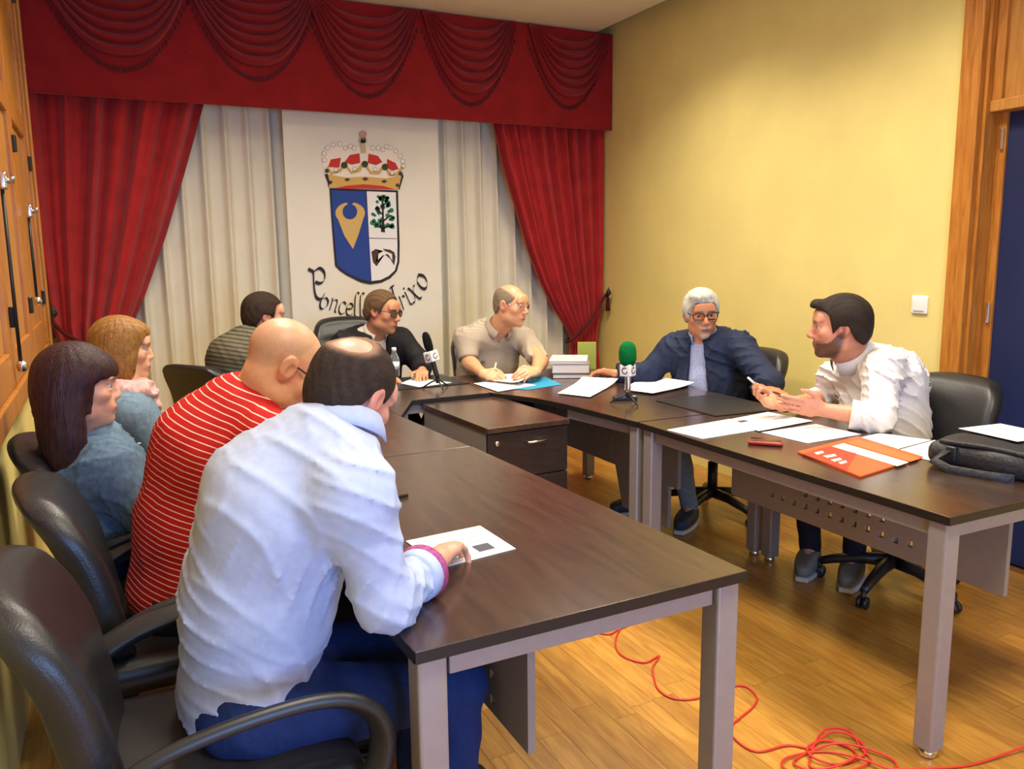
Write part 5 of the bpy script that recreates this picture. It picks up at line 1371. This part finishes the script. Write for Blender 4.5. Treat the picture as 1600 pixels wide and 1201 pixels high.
# ---- 3: dark-haired woman in the denim jacket
LONG = ([-.25, .012, .028, .045, .062, .12], [-.36, -.36, -.10, .012, .026, .030])
c = person('woman with long dark reddish hair and fringe in a denim jacket, by the left wall', dict(
    pelvis=(-.03, 2.84, .53), c7=(-.115, 2.77, .925), head=atd(124, 604, 2.43), az=14, hz=-2, hp=2, hunch=.01, girth=(.93, .98), bust=True, shw=.158,
    armR=dict(elbow=(.05, 2.60, .70), wrist=(.24, 2.72, .70), dir=(.5, .8, 0)), armL=dict(elbow=(.10, 2.98, .70), wrist=(.26, 2.84, .68), dir=(.5, -.8, 0)), armr=.92,
    kneeR=(.40, 2.74, .50), kneeL=(.40, 2.94, .50), ankR=(.42, 2.74, .09), ankL=(.42, 2.94, .09), hscale=1.0, facew=.94, jaw=.9, nose=.8, longhair=True, skin=(214, 164, 134), haircol=(40, 22, 22), lips=(176, 84, 80), neckr=.86, handsc=.9,
    hair=cap_hair(.020, LONG, (26, 14, 16), (66, 34, 34), .0035, 190, extra=[((0, -.045, -.10), (.096, .075, .17), .05), ((-.055, -.02, -.16), (.045, .05, .12), .05), ((.055, -.02, -.16), (.045, .05, .12), .05), ((0, .058, .052), (.056, .042, .034), .03)], streak='r', box=.38, hh=.0055)))
A = c['arms']
garment(c, 'denim_jacket', c['T']+A['R'][:2]+A['L'][:2], denim, .016, .0072, [neck_cut(c, .0, .3), plane(c['pel']-V(0, 0, .02), (0, 0, -1))], 8, (.003, 40), km=1.5, cr=.008, crf=60)
collar(c, denim2, .070, .045, .028, .9)
for sg in (1, -1):
    p = c['che']+c['d']*.135+c['r']*sg*.085-c['base']; b = MB().rbox((0, 0, 0), (.085, .012, .05), .005, 2); b.xf(lambda x, y, z: p+c['r']*x+nrm(c['d']+c['r']*sg*.45)*y+c['u']*z); b.build('pocket_flap', denim2, c['o'], True)
for k in range(5): MB().lathe([(.0, 0), (.008, .001), (.008, .004), (0, .005)], c['che']+c['d']*(.165-.005*k)-c['u']*(.06*k-.03)-c['base'], 8).build('button', M['chrome'], c['o'], True)
trousers(c, jeans); shoe_pair(c, shoe_black, shoe_black, .24)

# ---- 4: woman with light brown hair and pink scarf
c = person('woman with light brown bobbed hair and a pink patterned scarf', dict(
    pelvis=(.02, 3.50, .53), c7=(-.01, 3.47, .950), head=atd(192, 546, 3.2), az=6, hz=-4, hp=3, hunch=.01, girth=(.9, .95), bust=True, shw=.155,
    armR=dict(elbow=(.14, 3.30, .70), wrist=(.34, 3.38, .70), dir=(.5, .8, 0)), armL=dict(elbow=(.16, 3.68, .70), wrist=(.34, 3.56, .68), dir=(.5, -.8, 0)), armr=.9,
    kneeR=(.45, 3.40, .50), kneeL=(.45, 3.60, .50), ankR=(.46, 3.40, .09), ankL=(.46, 3.60, .09), hscale=1.0, facew=.94, jaw=.9, nose=.8, longhair=True, skin=(220, 170, 138), haircol=(120, 84, 44), browcol=(110, 80, 50), lips=(186, 92, 86), neckr=.85, handsc=.9,
    hair=cap_hair(.019, ([-.25, .020, .045, .062, .085, .12], [-.13, -.13, -.085, .02, .055, .065]), (104, 66, 28), (168, 122, 60), .0032, 190, extra=[((0, -.035, -.06), (.090, .075, .09), .05), ((0, .045, .075), (.060, .045, .028), .03), ((-.06, .012, -.06), (.03, .04, .07), .04), ((.06, .012, -.06), (.03, .04, .07), .04)], streak='r', box=.24)))
A = c['arms']
garment(c, 'denim_shirt', c['T']+A['R'][:2]+A['L'][:2], denim2, .018, .0085, [neck_cut(c, .0, .3), plane(c['pel']-V(0, 0, .02), (0, 0, -1))], 14, (.003, 40), km=1.5, cr=.008, crf=60)
sc_ = [Ell(c['nb']+c['u']*.02+c['d']*.075*cos(a)*1.1+c['r']*.075*sin(a)+c['u']*(.02-.045*(.5+.5*cos(a))), (.045, .045, .036), None, .03) for a in np.linspace(0, 2*pi, 11)[:-1]]+[Ell(c['nb']+c['d']*.11-c['u']*.055, (.055, .035, .06), np.array([c['r'], c['d'], c['u']]), .03)]
garment(c, 'scarf', sc_, pinkscarf, .0, .006, [], 17, (.010, 80))
trousers(c, jeans); shoe_pair(c, shoe_black, shoe_black, .24)

# ---- 5: man in the olive striped shirt
c = person('dark-haired man in an olive shirt with dark stripes at the far left corner', dict(
    pelvis=(.58, 4.60, .57), c7=atd(392, 522, 4.48), head=atd(413, 494, 4.5), az=18, hz=2, hp=6, hunch=.05, girth=(1.0, 1.0), shw=.178,
    armR=dict(elbow=(.82, 4.38, .80), wrist=(1.02, 4.36, .775), dir=(.95, .1, 0)), armL=dict(elbow=(.84, 4.80, .80), wrist=(1.0, 4.60, .775), dir=(.6, -.7, 0)),
    kneeR=(.98, 4.52, .50), kneeL=(.96, 4.72, .50), ankR=(.98, 4.52, .09), ankL=(.96, 4.72, .09), hscale=1.05, skin=(206, 148, 116), haircol=(40, 28, 22),
    hair=cap_hair(.013, ([-.13, -.085, -.05, -.02, .01, .035, .045, .06, .085, .11], [-.085, -.075, -.045, .012, .012, -.005, .06, .075, .075, .08]), (28, 20, 16), (66, 48, 36), .002, 200)))
A = c['arms']
garment(c, 'shirt', c['T']+A['R'][:2]+A['L'][:2], olive, .016, .0085, [neck_cut(c, .0, .3), plane(c['pel']-V(0, 0, .03), (0, 0, -1))], 24, (.003, 34), km=1.5, cr=.006, sv=spine_sv(c, [A['R'][0], A['L'][0]]))
collar(c, oliveplain, .066, .040, .014, .8); trousers(c, dark_tr); shoe_pair(c, shoe_black, shoe_black)

# ---- 6: man in the black jacket with tinted glasses
c = person('man in tinted glasses, black jacket and cream shirt at the head of the table', dict(
    pelvis=(1.43, 4.92, .57), c7=(1.435, 4.865, 1.00), head=atd(598, 487, 4.9), az=-84, hz=-52, hp=8, hr=2, hunch=.02, girth=(1.0, 1.0), shw=.178,
    armR=dict(elbow=(1.20, 4.70, .80), wrist=(1.34, 4.50, .775), dir=(.5, -.6, 0)), armL=dict(elbow=(1.70, 4.74, .80), wrist=(1.62, 4.50, .785), dir=(-.3, -.8, 0)),
    kneeR=(1.33, 4.50, .50), kneeL=(1.53, 4.50, .50), ankR=(1.33, 4.48, .09), ankL=(1.53, 4.48, .09), hscale=1.04, skin=(196, 138, 100), haircol=(74, 54, 38),
    hair=cap_hair(.011, ([-.13, -.085, -.05, -.02, .01, .03, .045, .06, .08, .11], [-.075, -.07, -.045, .005, .005, -.01, .05, .088, .105, .11]), (58, 42, 28), (128, 98, 66), .0025, 190)))
A = c['arms']
garment(c, 'shirt', c['T'], cream, .013, .009, [neck_cut(c, -.005, .3)], 31, (.003, 34))
def vopen(c, w0, w1, depth=.02, off=0.0):
    o_ = (c['nb']+c['d']*.02).astype(f32)
    def fn(P):
        q = P-o_; fwd = q@c['d'].astype(f32); lat = np.abs(q@c['r'].astype(f32)-f32(off)); dn = -(q@c['u'].astype(f32))
        w = w0+(w1-w0)*np.clip(dn/.45, 0, 1)
        inside = np.maximum(lat-w, depth-fwd)      # <0 inside the opening
        return -inside.astype(f32)
    return fn
garment(c, 'jacket', c['T']+A['R'][:2]+A['L'][:2], blackj, .026, .0085, [neck_cut(c, .01, .2), vopen(c, .045, .035), plane(c['pel']-V(0, 0, .05), (0, 0, -1)), arm_end(c, A['L'][1], .93)], 32, (.003, 36), km=1.5, cr=.009)
collar(c, cream, .066, .040, .016, 1.0); trousers(c, dark_tr); shoe_pair(c, shoe_black, shoe_black)
glasses(c, M['lens_frame'], M['lens_dark'], .024, .019, square=.9)

# ---- 7: man in the beige polo
c = person('balding man with thin glasses in a beige polo reading at the corner desk', dict(
    pelvis=(2.16, 4.82, .57), c7=(2.17, 4.66, 1.01), head=atd(798, 477, 5.0), az=-95, hz=-58, hp=6, hr=2, hunch=.04, girth=(1.08, 1.1), belly=1.0, shw=.195, shfwd=.04,
    armR=dict(elbow=atd(733, 566, 5.02), wrist=H_(.79, 754, 583), dir=(.45, -.6, -.1), palm=(.5, .2, -.8), curl=(.7, .75, .8, .85), thumb=.7, fine=.0), armL=dict(elbow=atd(845, 564, 5.0), wrist=H_(.80, 838, 580), dir=(-.75, -.35, .05), palm=(-.2, .5, -.8), curl=(.5, .6, .7, .8), thumb=.8, fine=.0), armr=1.06,
    kneeR=(2.06, 4.42, .50), kneeL=(2.28, 4.42, .50), ankR=(2.06, 4.45, .09), ankL=(2.28, 4.45, .09), hscale=1.05, skin=(214, 158, 118), haircol=(112, 98, 80), browk=.55, neckr=1.05, beard=.08,
    hair=cap_hair(.005, SHORT, (110, 96, 76), (150, 134, 110), .0015, 220, cut=[((0, .045, .115), (.062, .115, .085))])))
A = c['arms']
garment(c, 'polo_shirt', c['T']+A['R'][:1]+A['L'][:1], beige, .016, .008, [neck_cut(c, .0, .35), plane(c['pel']-V(0, 0, .04), (0, 0, -1)), arm_end(c, A['R'][0], .86), arm_end(c, A['L'][0], .86), vopen(c, .020, -.10, .05)], 41, (.003, 32), km=1.4, cr=.006, sv=spine_sv(c, [A['R'][0], A['L'][0]]))
collar(c, beigeplain, .072, .040, .022, .9, tilt=.1, up0=.014); trousers(c, dark_tr); shoe_pair(c, shoe_black, shoe_black)
glasses(c, M['chrome'], M['lens'], .022, .015, thick=.0013)
MB().tube([c['hands']['R'][0].a+V(.05, -.03, -.02)-c['base'], c['hands']['R'][0].a+V(.10, .03, .05)-c['base']], .004, 8).build('held_pen', M['white'], c['o'], True)

# ---- 8: white-haired man in the navy jacket
c = person('white-haired man with dark glasses and moustache in a navy jacket', dict(
    pelvis=(2.99, 3.56, .57), c7=(2.935, 3.56, 1.005), head=atd(1096, 490, 4.42), az=212, hz=243, hp=6, hr=-3, hunch=.03, girth=(1.05, 1.1), belly=.8, shw=.19, shfwd=.02,
    armR=dict(elbow=atd(1012, 583, 4.62), wrist=H_(.785, 962, 584), dir=(-.5, .75, .0), palm=(-.5, -.2, -.8), curl=(.65, .8, .9, 1.0), thumb=.6), armL=dict(elbow=atd(1203, 598, 4.15), wrist=H_(.79, 1188, 608), dir=(.45, -.8, 0), palm=(0, 0, -1)),
    kneeR=(2.62, 3.68, .50), kneeL=(2.66, 3.44, .50), ankR=(2.64, 3.72, .09), ankL=(2.74, 3.42, .09), footL=(-.6, -.45, 0), footR=(-.9, 0, 0), hscale=1.06, skin=(190, 126, 88), haircol=(150, 146, 138), browcol=(110, 96, 84), moustache=.75, goatee=.7, mcol=(206, 196, 182),
    hair=cap_hair(.017, ([-.13, -.085, -.05, -.02, .01, .03, .05, .07, .09, .11], [-.085, -.075, -.045, .005, .005, -.025, .03, .066, .070, .075]), (150, 148, 140), (222, 220, 208), .0035, 130, extra=[((.012, .055, .098), (.055, .04, .026), .03)])))
A = c['arms']
garment(c, 'shirt', c['T'], check, .013, .009, [neck_cut(c, -.005, .3)], 51, (.003, 34))
garment(c, 'jacket', c['T']+A['R'][:2]+A['L'][:2], navy, .024, .0072, [neck_cut(c, .0, .1), vopen(c, .035, .075, .02, .015), plane(c['pel']-V(0, 0, .04), (0, 0, -1)), arm_end(c, A['R'][1], .97), arm_end(c, A['L'][1], .97)], 52, (.004, 36), km=1.4, cr=.011)
collar(c, check, .066, .040, .014, 1.0); collar(c, navy, .080, .040, .016, 1.5, up0=.002, name='jacket_collar')
trousers(c, jeans2); shoe_pair(c, shoe_navy, sole_w)
glasses(c, M['lens_frame'], M['lens'], .027, .018, thick=.0026, square=.6)

# ---- 9: bearded man in the white shirt
c = person('bearded dark-haired man in a white shirt gesturing with a pen', dict(
    pelvis=(3.03, 2.42, .57), c7=atd(1348, 556, 3.62), head=atd(1312, 511, 3.5), az=162, hz=140, hp=2, hr=0, hunch=.05, girth=(1.08, 1.1), belly=.9, shw=.19, shfwd=.05,
    armL=dict(elbow=atd(1372, 655, 3.28), wrist=H_(.815, 1287, 640), dir=(-.80, .45, .14), palm=(.35, .75, .15), curl=(.16, .22, .26, .32), thumb=.15, fine=.0), armR=dict(elbow=atd(1300, 622, 3.95), wrist=H_(.80, 1222, 633), dir=(-.82, .35, .22), palm=(.15, -.55, .75), curl=(.55, .65, .75, .8), thumb=.8, fine=.0), armr=1.06,
    kneeR=(2.74, 2.62, .50), kneeL=(2.76, 2.36, .50), ankR=(2.84, 2.66, .09), ankL=(2.92, 2.48, .09), footR=(-.65, -.45, 0), footL=(-.65, -.42, 0), hscale=1.10, skin=(204, 140, 110), haircol=(30, 22, 18), beard=.82, facew=1.04, neckr=1.1,
    hair=cap_hair(.016, ([-.13, -.085, -.05, -.02, .01, .034, .045, .06, .08, .11], [-.080, -.070, -.045, .01, .01, -.02, .045, .068, .075, .08]), (24, 18, 16), (56, 44, 36), .002, 200, extra=[((0, .085, .088), (.045, .025, .024), .025)])))
A = c['arms']
garment(c, 'shirt', c['T']+A['R'][:2]+A['L'][:2], shirt_white, .015, .0066, [neck_cut(c, .0, .3), plane(c['pel']-V(0, 0, .06), (0, 0, -1)), arm_end(c, A['R'][1], .35), arm_end(c, A['L'][1], .38)], 62, (.004, 34), km=1.4, cr=.011)
collar(c, shirt_white, .076, .050, .020, .5, tilt=.0, up0=.036)
cuff(c, shirt_white, A['L'][1].a, A['L'][1].b, .26, .058, .05); cuff(c, shirt_white, A['R'][1].a, A['R'][1].b, .24, .058, .05)
trousers(c, dark_tr); shoe_pair(c, shoe_grey, sole_w)
w9 = c['hands']['R'][0].a
MB().tube([atd(1180, 600, 3.62)-c['base'], atd(1169, 590, 3.62)-c['base'], atd(1168, 589, 3.62)-c['base']], [.005, .005, .002], 8).build('held_pen', M['white'], c['o'], True)
MB().lathe([(.031, -.012), (.034, -.012), (.034, .012), (.031, .012)], A['R'][1].a+(A['R'][1].b-A['R'][1].a)*.93-c['base'], 16, np.array([nrm(np.cross(A['R'][1].b-A['R'][1].a, (0, 0, 1))), np.cross(nrm(A['R'][1].b-A['R'][1].a), nrm(np.cross(A['R'][1].b-A['R'][1].a, (0, 0, 1)))), nrm(A['R'][1].b-A['R'][1].a)]).T).build('wrist_band', M['plastic'], c['o'], True)
